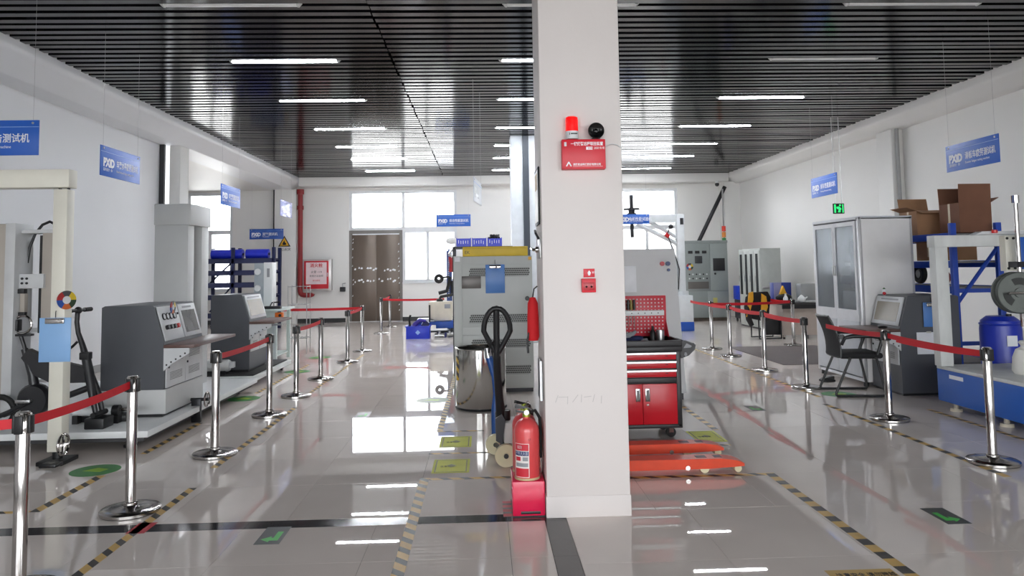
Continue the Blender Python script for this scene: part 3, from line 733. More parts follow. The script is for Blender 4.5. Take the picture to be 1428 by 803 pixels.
# ---- black folding bike clamped on the platform
BIKE = mat('black_bike_paint', (30, 30, 33), .35); 
t = thing('folding_bike', 'black folding electric bike clamped on the white platform', 'bike', (-3.9, 7.29, .175))
obj('stem', MB().tube([(.07, 0, 1.08), (.065, 0, .98), (.08, 0, .88), (.12, 0, .77), (.15, 0, .67)], [.022, .022, .022, .026, .032], 12), BIKE, t)
obj('handlebar', MB().cyl((.07, -.22, 1.09), (.07, .22, 1.09), .016, n=10).ball((.075, 0, 1.09), .035), BIKE, t)
obj('grip', MB().cyl((.07, -.24, 1.09), (.07, -.12, 1.09), .021, n=10), RUBBER, t); obj('grip', MB().cyl((.07, .12, 1.09), (.07, .24, 1.09), .021, n=10), RUBBER, t)
obj('folding_joint', MB().tube([(.0, -.03, .72), (.05, -.03, .76), (.09, -.03, .8)], .012, 8).box(.11, -.04, .63, .2, .04, .7, .01), BIKE, t)
obj('fork', MB().tube([(.15, 0, .68), (.19, 0, .5), (.25, -.06, .3), (.29, -.06, .13)], [.04, .045, .03, .022], 10).tube([(.19, 0, .5), (.25, .06, .3), (.29, .06, .13)], [.04, .03, .022], 10), BIKE, t)
obj('main_beam', MB().prism([(-.36, .74), (-.2, .66), (.13, .57), (.2, .53), (.2, .42), (.12, .42), (-.14, .42), (-.3, .5), (-.42, .66)], 'xz', -.035, .035), BIKE, t)
obj('seat_tube', MB().tube([(-.41, 0, .74), (-.33, 0, .5), (-.28, 0, .25)], [.03, .04, .05], 12), BIKE, t)
obj('motor_cover', MB().lathe([(0, -.06), (.13, -.06), (.15, -.03), (.15, .03), (.13, .06), (0, .06)], (-.3, 0, .27), 'y', 24), BIKE, t)
obj('chain_stay', MB().tube([(-.3, -.06, .27), (-.5, -.06, .17), (-.62, -.06, .12)], .022, 8).tube([(-.3, .06, .27), (-.5, .06, .17), (-.62, .06, .12)], .022, 8), BIKE, t)
obj('wheel', MB().torus((-.62, 0, .165), 'y', .135, .028, 28, 8), RUBBER, t)
obj('axle_clamp', MB().box(.2, -.1, .0, .38, .1, .1, .012).cyl((.29, -.12, .13), (.29, .12, .13), .025), BLACK, t)
obj('lower_bar', MB().tube([(-.28, 0, .27), (.0, 0, .3), (.22, 0, .38)], [.035, .03, .03], 10), BIKE, t)
obj('reflector', B(-.14, -.04, .46, -.08, -.036, .53, .003), mat('red_plastic', (200, 24, 26), .3), t)
obj('crank', MB().cyl((-.3, -.1, .27), (-.3, .1, .27), .015, n=8).box(-.42, -.11, .255, -.29, -.095, .285, .004).box(-.31, .095, .255, -.18, .11, .285, .004), BRUSHED, t)
# clamping rollers on the platform beside the bike
t = thing('roller_unit', 'black clamping unit with steel roller at the foot of the bike', 'machine part', (-3.6, 7.66, .175))
obj('body', B(-.32, -.12, 0, .12, .14, .06, .008), BLACK, t)
obj('roller', MB().cyl((-.35, -.16, .115), (.02, -.16, .115), .042, n=20), WHITE_EN, t)
obj('end_bearing', MB().cyl((.02, -.16, .115), (.08, -.16, .115), .055, n=16), BLACK, t); obj('shaft', MB().cyl((.08, -.16, .125), (.22, -.16, .125), .016, n=12).ball((.22, -.16, .125), .03), CHROME, t)
obj('support', B(.02, -.2, .0, .08, -.12, .07), BLACK, t); obj('support', B(-.35, -.2, .0, -.3, -.12, .08), BLACK, t)

# ---- console builder: operator side looks along local +x, near cheek at local y = 0
def console(label, loc, rz, W, D=.62, two=True, screen=SCREEN, desk_w=.30, desk_to=None, zb=0.0, gap=0, mirror=1, plinth=None):
    t = thing('control_console', label, 'control console', loc, rz)
    zt, zs, zm = 1.105-zb, .715-zb, .27-zb
    Y0, Y1 = (0, W) if mirror > 0 else (-W, 0)
    yn = 0.0
    prof = [(-D, zm), (-D, zt-.015), (-D+.03, zt), (-.125, zt), (-.11, zt-.01), (0, zs), (0, zm)]
    obj('body', MB().prism(prof, 'xz', Y0, Y1), DARKGREY, t)
    obj('plinth', B(-D+.03, Y0+.01, .03, .018, Y1-.01, zm, .006) if plinth is None else B(-D, Y0, .03, .0, Y1, zm), plinth or LIGHTGREY, t)
    obj('base_foot', MB().box(-D+.05, Y0+.03, 0, -.02, Y1-.03, .03), BLACK, t)
    ux, uz = -.11, zt-zs; ln = math.hypot(ux, uz); ux, uz = ux/ln, uz/ln; nx, nz = uz, -ux
    def sl(p): # x = across (toward far end), y = up the slope, z = out of the face
        return Vector((ux*p.y+nx*p.z, (p.x if mirror > 0 else -p.x), zs+uz*p.y+nz*p.z))
    H = ln
    if two:
        g = obj('gauge_panel', B(.03, .03, .0, W*.5, H-.02, .012, .004, xf=sl), PANELW, t)
        for k in range(4):
            gg = obj('gauge', MB().lathe([(0, 0), (.036, 0), (.036, .014), (.030, .014), (.028, .008), (0, .008)], (W*.12+k*.085, H*.68, .012), 'z', 18, xf=sl), BLACK, g)
            obj('dial', MB().lathe([(0, .0), (.027, .0), (.027, .002), (0, .002)], (W*.12+k*.085, H*.68, .021), 'z', 16, xf=sl), PANELW, gg)
            obj('knob', MB().cyl((W*.12+k*.085, H*.4, .012), (W*.12+k*.085, H*.4, .045), .024, n=12, xf=sl), BLACK if k < 3 else mat('red_plastic', (200, 24, 26), .3), g)
        obj('button', MB().cyl((W*.46, H*.72, .012), (W*.46, H*.72, .024), .012, n=10, xf=sl), BLACK, g)
        s0 = W*.52
    else: s0 = .04
    sp = obj('screen_panel', B(s0, .03, .0, W-.03, H-.02, .016, .004, xf=sl), PANELW, t)
    obj('screen', B(s0+.05, .075, .014, W-.08, H-.09, .018, xf=sl), screen, sp)
    obj('label_strip', B(s0+.1, H-.065, .016, W-.15, H-.045, .018, xf=sl), mat('grey_print', (150, 152, 156), .5), sp)
    dt = desk_to or W+.15
    y0, y1 = (-.02, dt) if mirror > 0 else (-dt, .02)
    obj('desk_top', B(-.002, y0, zs-.035, desk_w, y1, zs-.003, .006), BROWN, t)
    ya, yb = (-.015, .01) if mirror > 0 else (-.01, .015)
    br = obj('desk_bracket', MB().prism([(0.0, zs-.036), (desk_w-.05, zs-.036), (desk_w-.05, zs-.085), (.2*desk_w/.3, zs-.12), (.08, zs-.19), (.0, zs-.26)], 'xz', ya, yb), PANELW, t)
    hs = MB()
    for k in range(5):
        x = .03+k*.045*desk_w/.3; hs.cyl((x, ya-.002, zs-.2+k*.028), (x, ya+.0008, zs-.2+k*.028), .009, n=10)
        hs.cyl((x, yb-.0008, zs-.2+k*.028), (x, yb+.002, zs-.2+k*.028), .009, n=10)
    obj('hole', hs, BLACK, br)
    # two lower doors with vent slots
    hw_ = (W-.06)/2
    for k in range(2):
        a = .03+k*hw_; b = a+hw_-.012
        if mirror < 0: a, b = -b, -a
        d = obj('door', B(.0, a, zm+.01, .016, b, zs-.06, .004), PANELW, t)
        vm = MB()
        for zz in (zm+.08, zm+.26):
            for q in range(6): vm.box(.0155, a+.08, zz+q*.014, .0172, b-.08, zz+q*.014+.006)
        obj('vent', vm, mat('vent_grey', (120, 122, 124), .6), d)
        obj('lock', MB().cyl((.016, (a+.04), (zm+zs)/2-.01), (.026, (a+.04), (zm+zs)/2-.01), .012, n=10), DARKSTEEL, d)
    return t
cons1 = console('large grey control console with gauges on the white platform', (-3.2, 7.72, .175), 0, 1.02, .62, True, SCREEN, .30, 1.25)
color_wheel('colour wheel tag on the gauge panel of the large console', (-3.255, 8.05, 1.245), R90, .065)
t = thing('handwheel', 'chrome handwheel at the foot of the large grey console', 'handwheel', (-3.0, 8.35, 0))
obj('rim', MB().torus((.0, 0, .24), 'x', .075, .010, 24, 8), CHROME, t); obj('hub', MB().cyl((-.17, 0, .24), (.02, 0, .24), .018, n=12), DARKSTEEL, t); obj('spoke', MB().box(-.006, -.075, .232, .006, .075, .248).box(-.006, -.008, .165, .006, .008, .315), CHROME, t)
obj('bracket', MB().box(-.16, -.02, 0, -.06, .02, .25, .004), DARKSTEEL, t)
# ---- tall grey testing column with hooded head
t = thing('tall_test_tower', 'tall light grey test tower with hooded head behind the large console', 'test machine', (-3.86, 9.48, .175))
obj('side_panel', B(-.21, 0, 0, .2, .2, 2.02, .006), LIGHTGREY, t)
obj('hood', B(-.215, -.02, 2.02, .235, .68, 2.285, .012), LIGHTGREY, t)
obj('side_panel', B(.02, .42, 0, .215, .66, 2.02, .006), LIGHTGREY, t)
obj('back_panel', B(-.21, .2, 0, -.18, .66, 2.02), mat('tower_inner_shade', (70, 70, 74), .5), t)  # dark panel colour puts recess shade into the slot
obj('carriage', B(-.05, .22, .95, .08, .40, 1.12, .01), BLACK, t); obj('guide_rail', MB().cyl((.05, .26, 0), (.05, .26, 2.02), .022).cyl((.05, .36, 0), (.05, .36, 2.02), .022), DARKSTEEL, t)
obj('sensor', MB().box(.06, .27, 1.35, .11, .34, 1.45, .006), BLACK, t)

# ---- second console with its low platform
t = thing('machine_platform', 'low white platform with dark deck under the second console', 'platform', (-3.9, 11.7, 0))
obj('deck', B(-.9, -.98, .09, .72, .95, .15, .004), WHITE_EN, t); obj('rubber_top', B(-.86, -.92, .15, .66, .9, .168, .003), RUBBER, t)
for x, y in ((-.7, -.85), (.6, -.85), (.6, .8), (-.7, .8)): caster(t, x, y, 0, .035)
console('smaller grey control console with tan screen, behind the large one', (-3.4, 11.12, .168), 0, .86, .55, False, SCREEN_TAN, .36, 1.0, plinth=DARKGREY)
t = thing('motor_unit', 'grey motor cylinder on the low platform beside second console', 'motor', (-3.9, 10.9, .168))
obj('body', MB().lathe([(0, -.28), (.07, -.28), (.085, -.25), (.085, .22), (.07, .25), (0, .25)], (.05, 0, .12), 'x', 20), LIGHTGREY, t)
obj('terminal_box', B(.27, -.05, .09, .36, .05, .17, .006), PANELW, t); obj('mount', B(-.15, -.06, 0, .25, .06, .05), BLACK, t)
t = thing('waste_bin', 'small blue plastic bin beside the second console', 'bin', (-3.72, 12.95, .0))
obj('body', MB().lathe([(.0, 0), (.10, 0), (.135, .32), (.145, .33), (.13, .325), (.095, .012), (0, .012)], n=24), mat('blue_plastic', (24, 58, 186), .35), t); obj('rim', MB().torus((0, 0, .328), 'z', .138, .008, 24, 6), mat('blue_plastic', (24, 58, 186), .35), t)

# ---- pale bench with white tester head
PALEGREEN = mat('pale_green_enamel', (198, 210, 206), .4)
t = thing('bench_tester', 'pale green steel test bench below the hydrant cabinet', 'bench', (-4.0, 13.9, 0))
obj('top', B(-.55, -.45, .9, .42, .55, .94, .006), PALEGREEN, t)
for x in (-.5, .32):
    for y in (-.4, .5): obj('leg', B(x-.03, y-.03, 0, x+.03, y+.03, .9, .004), PALEGREEN, t)
obj('side_panel', B(-.5, -.42, .38, .32, -.40, .9), PALEGREEN, t); obj('shelf', B(-.5, -.4, .1, .32, .5, .13), PALEGREEN, t)
obj('flywheel', MB().torus((-.12, -.46, .72), 'y', .17, .015, 30, 8).cyl((-.12, -.5, .72), (-.12, -.42, .72), .03), DARKSTEEL, t)
obj('slide', MB().box(.1, -.52, .66, .46, -.46, .69, .004), BRUSHED, t)
t = thing('tester_head', 'white upright tester head with round gauges on the pale bench', 'instrument', (-4.08, 14.1, .94))
obj('case', B(-.14, -.05, .02, .04, .2, .82, .006), mat('grey_blue_enamel', (168, 176, 182), .4), t); obj('front_cover', B(.04, -.08, .0, .19, .22, .83, .006), WHITE_EN, t)
for z in (.36, .66): obj('gauge', MB().lathe([(0, 0), (.05, 0), (.06, -.02), (.055, -.04), (.0, -.04)], (-.07, -.05, z), 'y', 20), WHITE_EN, t)
obj('window', B(.1, -.084, .56, .15, -.079, .72), mat('grey_print', (150, 152, 156), .5), t)
t = thing('signal_box', 'orange signal box on the corner of the pale bench', 'box', (-3.62, 13.5, .78))
obj('case', B(-.06, -.04, 0, .08, .04, .1, .008), mat('orange_plastic', (226, 112, 30), .35), t); obj('lens', MB().cyl((.03, -.042, .05), (.03, -.048, .05), .025), BLACK, t)
t = thing('wire_rack', 'thin steel wire rack standing behind the pale bench', 'rack', (-3.82, 14.9, 0))
wm = MB()
for x in (0, .36):
    for y in (0, .3): wm.cyl((x, y, 0), (x, y, 1.32), .008, n=8)
obj('post', wm, BRUSHED, t)
for z in (.3, .95, 1.3):
    w = MB()
    w.tube([(0, 0, z), (.36, 0, z), (.36, .3, z), (0, .3, z)], .007, 6, closed=True)
    for k in range(5): w.cyl((.06+k*.06, 0, z), (.06+k*.06, .3, z), .004, n=6)
    obj('wire_shelf', w, BRUSHED, t)
t = thing('gripper', 'black clamp fixture with levers on the pale bench', 'clamp', (-3.75, 13.6, .94))
obj('block', B(-.14, -.06, 0, .14, .06, .05, .006), BLACK, t); obj('lever', MB().tube([(-.05, 0, .05), (-.02, 0, .11), (.1, 0, .12)], .012, 8).ball((.1, 0, .12), .022), DARKSTEEL, t); obj('screw', MB().cyl((.02, -.03, .05), (.02, -.03, .13), .012), CHROME, t)

# ---- navy storage rack with rolls in front of the recess window
NAVY = mat('navy_rack_paint', (16, 26, 72), .4); ROYAL = mat('royal_blue_film', (34, 52, 206), .3, var=.12)
t = thing('storage_rack', 'navy steel storage rack before the recess window', 'rack', (-6.75, 21.5, 0))
for x in (-.95, -.2, .92):
    for y in (-.3, .3): obj('upright', B(x-.045, y-.04, 0, x+.045, y+.04, 2.28, .004), NAVY, t)
for z in (.45, .95, 1.28, 1.62, 1.95):
    s = obj('shelf', B(-.95, -.3, z-.015, .92, .3, z+.01), NAVY, t)
    obj('beam', MB().box(-.95, -.34, z-.11, .92, -.3, z+.03, .004), NAVY, s)
    obj('beam', MB().box(-.95, .3, z-.07, .92, .34, z+.03), NAVY, s)
obj('brace', MB().tube([(-.93, 0, .5), (-.25, 0, 1.3)], .025, 8).tube([(-.93, 0, 1.3), (-.25, 0, 1.95)], .025, 8), NAVY, t)
for lbl, x0, x1, r in (('long royal blue film roll on top of the navy rack', -.88, -.02, .14), ('shorter royal blue film roll at the wall end of navy rack', .08, .7, .14)):
    r_ = thing('film_roll', lbl, 'roll', (-6.75, 21.5, 1.96+r), 0, 'blue rolls on the navy rack')
    obj('film', MB().lathe([(0, x0), (r*.98, x0), (r, x0+.01), (r, x1-.01), (r*.98, x1), (0, x1)], axis='x', n=24), ROYAL, r_)
    obj('core', MB().cyl((x0-.02, 0, 0), (x1+.02, 0, 0), .035), BLACK, r_)

# ---- warning sign, hydrant cabinet
t = thing('warning_sign', 'yellow triangular flammable warning sign on the end pilaster', 'sign', (-6.13, 23.445, 2.36))
obj('triangle', MB().prism([(-.19, 0), (.19, 0), (0, .34)], 'xz', -.006, 0), BLACK, t); obj('face', MB().prism([(-.14, .03), (.14, .03), (0, .28)], 'xz', -.009, -.006), mat('warning_yellow', (226, 170, 30), .4), t)
obj('flame', MB().prism([(-.045, .05), (.045, .05), (.06, .1), (.02, .13), (.0, .2), (-.03, .14), (-.055, .1)], 'xz', -.012, -.009), BLACK, t)
lettering(t, '当心火灾', .1, (0, -.004, -.09), BLACK, align='CENTER')
t = thing('hydrant_cabinet', 'red and white fire hydrant cabinet on the end wall beside riser', 'cabinet', (-5.145, 23.69, 1.0))
ALU = mat('aluminium_frame', (190, 186, 184), .3, .6); RED = mat('signal_red', (196, 32, 46), .4)
obj('case', B(-.44, -.2, 0, .44, 0, .96, .006), ALU, t)
dr = obj('door', B(-.39, -.215, .05, .36, -.2, .91, .004), RED, t)
obj('poster', B(-.33, -.219, .19, .3, -.2155, .86), mat('poster_white', (226, 206, 208), .4), dr)
lettering(t, '消火栓', .13, (-.015, -.2195, .76), RED, align='CENTER', bold=.003)
lettering(t, '火警 119', .09, (-.015, -.2195, .56), BLACK, align='CENTER'); lettering(t, '使用方法说明', .07, (-.015, -.2195, .44), BLACK, align='CENTER'); lettering(t, '请勿挪用', .06, (-.015, -.2195, .3), RED, align='CENTER')
obj('handle', B(.315, -.235, .42, .34, -.215, .54, .004), BRUSHED, dr)
# ================================================================== ON THE COLUMN
YF = 4.925
t = thing('alarm_box', 'red alarm control box high on the white column', 'alarm box', (.663, YF, 2.236))
ALRED = mat('alarm_red', (208, 30, 48), .4)
obj('case', B(-.143, -.065, 0, .143, 0, .196, .004), ALRED, t)
lettering(t, '一键报警远程联控装置', .026, (.128, -.0652, .164), WHITEP, align='RIGHT', bold=.0006, sx=.82)
lettering(t, 'SOS', .018, (.058, -.0654, .136), ALRED, align='RIGHT'); obj('badge', B(.016, -.0655, .126, .058, -.065, .146), WHITEP, t)
lettering(t, '消防专用', .018, (.066, -.0652, .136), WHITEP)
lettering(t, '消防安全科技股份有限公司', .016, (-.072, -.0652, .029), WHITEP, bold=.0004, sx=.95)
obj('rule', B(-.072, -.0655, .016, .122, -.065, .0175), WHITEP, t)
obj('emblem', MB().prism([(-.12, .018), (-.103, .048), (-.097, .048), (-.08, .018), (-.089, .018), (-.1, .038), (-.111, .018)], 'xz', -.0655, -.065), WHITEP, t)
obj('keyhole_plate', B(-.128, -.067, .15, -.112, -.065, .178, .0008), PANELW, t)
obj('cable', MB().tube([(.143, -.03, .15), (.19, -.02, .17), (.23, -.01, .165), (.25, -.004, .15), (.262, -.004, .15)], .003, 6), PANELW, t)
t = thing('beacon_lamp', 'red cylindrical warning beacon on top of the alarm box', 'beacon', (.59, YF-.045, 2.436))
obj('base', MB().lathe([(0, 0), (.04, 0), (.043, .006), (.043, .05), (0, .05)], n=28), PANELW, t)
obj('lens', MB().lathe([(.042, .05), (.0425, .12), (.04, .142), (.03, .149), (0, .15)], n=28), mat('red_lens', (240, 12, 16), .15, coat=.4, emit=(255, 20, 20), estr=.25), t)
obj('marking', MB().box(-.012, -.0445, .026, .03, -.0425, .034).box(-.022, -.0445, .022, -.018, -.0425, .036), BLACK, t)
t = thing('alarm_horn', 'round black alarm horn beside the red beacon', 'siren', (.747, YF-.05, 2.432))
obj('horn', MB().lathe([(0, .045), (.03, .045), (.04, .02), (.054, -.02), (.052, -.026), (.046, -.02), (.02, .0), (0, .0)], (0, 0, .055), 'y', 32), mat('glossy_black', (12, 12, 13), .18), t)
obj('driver', MB().ball((0, -.004, .055), .016, sc=(1, .6, 1)), mat('glossy_black', (12, 12, 13), .18), t)
obj('bracket', MB().box(-.026, -.012, 0, .026, .02, .01, .002).box(-.01, 0, .008, .01, .014, .03), BLACK, t)
t = thing('call_point', 'square red manual call point on the white column', 'call point', (.681, YF, 1.432))
obj('case', B(-.046, -.035, 0, .046, 0, .09, .004), ALRED, t)
for x in (-.016, .016): obj('socket', MB().lathe([(0, -.037), (.007, -.037), (.007, -.034), (0, -.034)], (x, 0, .037), 'y', 14), BLACK, t)
obj('plate', B(-.036, -.037, .014, .036, -.0345, .066, .001), mat('deep_red_plate', (176, 24, 36), .35), t)
t = thing('small_plate', 'small red pictogram plate above the call point', 'sign', (.688, YF, 1.53))
obj('plate', B(-.037, -.003, 0, .037, 0, .056, .001), ALRED, t); obj('pictogram', MB().prism([(-.006, .012), (.006, .012), (.012, .03), (.0, .046), (-.01, .03)], 'xz', -.0045, -.003), WHITEP, t)
lettering(t, '报警', .014, (.019, -.0032, .03), WHITEP)
# left cheek of the column
XL = .383
t = thing('framed_notice', 'narrow framed notice on the left cheek of the column', 'notice', (XL, 5.19, 1.89))
obj('frame', B(-.012, -.155, 0, 0, .155, .39, .003), DARKSTEEL, t); obj('sheet', B(-.0135, -.135, .02, -.012, .135, .37), mat('notice_sheet', (226, 222, 214), .4), t)
obj('picture', B(-.0145, -.1, .24, -.0135, .1, .35), mat('notice_picture', (180, 150, 96), .5), t)
t = thing('door_closer_hasp', 'steel latch fitting on the left cheek of the column', 'latch', (XL, 5.12, 1.66))
obj('plate', B(-.01, -.12, 0, 0, .1, .13, .003), BRUSHED, t); obj('lever', MB().tube([(-.012, .0, .06), (-.045, .02, .06), (-.05, .14, .07)], .01, 8).cyl((-.01, .0, .06), (-.03, .0, .06), .02), CHROME, t)
obj('hook', MB().tube([(-.01, -.05, .13), (-.03, -.04, .17), (-.03, .02, .19)], .008, 8), DARKSTEEL, t)
t = thing('red_bag', 'red cloth bag with black strap hanging on the column cheek', 'bag', (XL-.045, 5.28, 1.09))
obj('body', MB().lathe([(0, 0), (.034, .004), (.042, .03), (.04, .16), (.036, .26), (.02, .3), (0, .305)], n=18), mat('red_cloth', (212, 26, 34), .75, bump=.3, bscale=25), t)
obj('strap', MB().tube([(-.03, -.02, .06), (-.045, -.03, 0), (-.04, -.03, -.08)], .008, 6), BLACK, t)
obj('strap_loop', MB().tube([(0, 0, .3), (.01, 0, .36), (.035, 0, .38)], .005, 6), BLACK, t)
t = thing('black_tray', 'thin black board leaning on the column cheek above extinguishers', 'board', (XL-.012, 5.14, .72))
obj('panel', B(-.008, -.1, 0, .004, .1, .26, .002), mat('blue_black_board', (40, 44, 58), .3), t); obj('edge_strip', B(-.01, -.105, .0, .006, -.1, .26), BRUSHED, t)

# ================================================================== EXTINGUISHERS
t = thing('extinguisher_box', 'glossy red extinguisher stand box at the column foot', 'box', (.273, 4.965, 0))
CRIM = mat('crimson_enamel', (222, 36, 78), .22, var=.04)
obj('box', B(-.107, 0, .004, .102, .36, .222, .006), CRIM, t); obj('toe_slot', B(-.055, -.002, .016, .072, .006, .034, .001), BLACK, t)
obj('base_edge', B(-.109, -.004, 0, .104, .362, .006), DARKSTEEL, t)
EXRED = mat('extinguisher_red', (214, 74, 76), .28, var=.03, coat=.2)
def extinguisher(label, x, y, z, rz):
    t = thing('fire_extinguisher', label, 'extinguisher', (x, y, z), rz, 'red fire extinguishers')
    obj('cylinder', MB().lathe([(0, .006), (.076, .006), (.083, .016), (.083, .305), (.078, .335), (.062, .362), (.036, .38), (.024, .386), (.024, .40), (0, .40)], n=36), EXRED, t)
    obj('foot_ring', MB().lathe([(.07, 0), (.084, 0), (.084, .014), (.074, .014)], n=36), mat('aged_rim', (196, 180, 140), .5), t)
    hd = obj('valve', MB().lathe([(0, .395), (.026, .395), (.026, .415), (.018, .42), (.018, .45), (0, .45)], n=18), mat('brass_green', (150, 160, 60), .35, .6), t)
    obj('lever', MB().prism([(-.075, .458), (.03, .435), (.035, .445), (-.07, .478)], 'xz', -.012, .012).prism([(-.07, .425), (.02, .415), (.02, .425), (-.07, .437)], 'xz', -.01, .01), BLACK, hd)
    obj('gauge', MB().lathe([(0, -.03), (.017, -.03), (.017, -.018), (0, -.018)], (.0, 0, .425), 'y', 16), BRUSHED, hd)
    obj('pin_ring', MB().torus((.02, -.02, .45), 'y', .014, .002, 14, 5), CHROME, hd)
    obj('hose', MB().tube([(.02, .0, .42), (.06, .02, .43), (.09, .03, .38), (.095, .03, .28), (.092, .03, .12)], .011, 8), RUBBER, t)
    # curved paper label
    def wrap(a0, a1, z0, z1, r, m, nm, n=12):
        vs = []; fs = []
        for i in range(n+1):
            a = a0+(a1-a0)*i/n
            for rr in (r, r+.0006):
                for zz in (z0, z1): vs.append((rr*math.sin(a), -rr*math.cos(a), zz))
        for i in range(n):
            k = i*4; fs += [(k+2, k+3, k+7, k+6), (k, k+4, k+5, k+1), (k+1, k+5, k+7, k+3), (k, k+2, k+6, k+4)]
        fs += [(0, 1, 3, 2), (n*4, n*4+2, n*4+3, n*4+1)]
        m_ = MB(); m_.v = vs; m_.f = fs
        return obj(nm, m_, m, t)
    LB = mat('label_red', (206, 44, 60), .4); LW = mat('label_white', (232, 226, 222), .4); LN = mat('label_navy', (36, 48, 104), .4)
    a0, a1 = -1.15, .12
    wrap(a0, a1, .02, .235, .0833, LW, 'label'); wrap(a0+.05, a1-.05, .19, .232, .084, LB, 'label_header'); wrap(a0+.05, a1-.05, .158, .186, .084, LN, 'label_band')
    wrap(a0+.05, a1-.05, .024, .078, .084, LB, 'label_footer')
    wrap(a0+.12, a1-.7, .125, .15, .084, LB, 'label_block'); wrap(a0+.75, a1-.1, .125, .15, .084, mat('grey_print', (150, 152, 156), .5), 'label_block')
    wrap(a0+.12, a1-.1, .088, .112, .084, mat('grey_print', (150, 152, 156), .5), 'label_block')
    def curve(p): a = p.x/.085-.5; return Vector((.0852*math.sin(a), -.0852*math.cos(a), p.z))
    lettering(t, '干粉灭火器', .026, (0, 0, .172), WHITEP, align='CENTER', sx=.68, xf=curve)
    lettering(t, '消防', .026, (-.015, 0, .21), WHITEP, align='CENTER', sx=.8, xf=curve)
    lettering(t, '17', .02, (.055, 0, .26), BLACK, align='CENTER', xf=curve)
    return t
extinguisher('front red fire extinguisher standing on the crimson box', .268, 5.06, .222, 0)
extinguisher('rear red fire extinguisher half hidden behind the front one', .262, 5.24, .222, .6)

# ================================================================== PALLET TRUCK
OR = mat('orange_red_paint', (226, 74, 40), .35, var=.08, scale=9); CREAM = mat('cream_nylon', (222, 214, 178), .4, var=.08)
t = thing('pallet_truck', 'orange hand pallet truck with black handle behind the column', 'pallet truck', (.1, 6.15, 0))
for y in (-.32, .18):
    f = obj('fork', MB().prism([(.28, .035), (.28, .115), (1.70, .115), (1.82, .10), (1.88, .075), (1.88, .055), (1.80, .05), (1.6, .04)], 'xz', y, y+.15), OR, t)
    obj('cut_out', MB().box(1.52, y+.04, .1145, 1.60, y+.11, .1165).box(1.66, y+.04, .1145, 1.72, y+.11, .1165), mat('dark_maroon', (96, 26, 20), .5), f)
    obj('load_roller', MB().cyl((1.58, y+.03, .037), (1.58, y+.12, .037), .036, n=18), CREAM, f)
    obj('tip_roller', MB().cyl((1.84, y+.03, .03), (1.84, y+.12, .03), .028, n=16), CREAM, f)
    obj('pin', MB().cyl((1.44, y-.006, .05), (1.44, y+.0, .05), .018, n=14), CHROME, f)
obj('frame_head', MB().prism([(.16, .05), (.16, .4), (.22, .42), (.34, .2), (.34, .05)], 'xz', -.16, .32), OR, t)
obj('cross_plate', B(.2, -.3, .08, .34, .34, .17, .01), OR, t)
obj('pump_block', MB().box(.045, .1, .17, .15, .36, .34, .012), mat('grey_cast', (206, 208, 206), .45), t)
for yy in (.08, .34): obj('pump_bracket', MB().prism([(-.02, .2), (.03, .17), (.06, .36), (.03, .41), (-.02, .38)], 'xz', yy, yy+.02), DARKSTEEL, t)
obj('pump_cylinder', MB().cyl((.06, .22, .1), (.06, .22, .42), .045), BLACK, t)
for x, y, r in ((.06, .05, .09), (-.02, .47, .085)):
    w = obj('steering_wheel', MB().lathe([(0, -.03), (r*.25, -.03), (r*.28, -.02), (r*.86, -.022), (r, -.024), (r, .024), (r*.86, .022), (r*.28, .02), (0, .03)], (x, y, r), 'y', 30), CREAM, t)
    obj('hub', MB().lathe([(0, -.034), (r*.22, -.034), (r*.22, .034), (0, .034)], (x, y, r), 'y', 16), BLACK, w)
obj('axle', MB().cyl((.06, .05, .09), (-.02, .47, .087), .018), DARKSTEEL, t)
hl = obj('handle', MB().tube([(.03, .22, .34), (.015, .18, .5), (.0, .12, .7), (-.005, .06, .88)], [.045, .036, .032, .03], 12), mat('handle_black', (24, 24, 27), .45), t)
loop = []
for k in range(25):
    a = 2*PI*k/24
    if k < 24: loop.append((.108*math.sin(a)*(1 if math.cos(a) > 0 else max(.28, 1+math.cos(a)*.72)), .03-.03*math.cos(a), 1.09+.185*math.cos(a)))
obj('grip_loop', MB().tube(loop, .022, 10, closed=True), mat('handle_black', (24, 24, 27), .45), hl)
obj('grip_post', MB().tube([(-.005, .06, .86), (-.004, .0, 1.26)], .026, 10), mat('handle_black', (24, 24, 27), .45), hl)
obj('release_lever', MB().tube([(-.02, -.02, 1.02), (-.06, -.03, .98), (-.07, -.03, .92)], .008, 6), BLACK, hl)
# ---- blue lever bar leaning on the drum
t = thing('lever_bar', 'blue painted steel lever bar leaning in front of the drum', 'lever', (.055, 7.0, 0))
BLUEP = mat('blue_lever_paint', (30, 84, 160), .4)
obj('bar', MB().tube([(.035, 0, .03), (.03, 0, .3), (.04, .02, .45), (.03, .04, .6), (-.02, .06, .78)], [.04, .036, .026, .028, .034], 12), BLUEP, t)
obj('tip', MB().tube([(-.02, .06, .77), (-.035, .068, .86)], [.036, .03], 12), BRUSHED, t); obj('foot', B(-.02, -.06, 0, .1, .08, .03, .006), BLUEP, t)
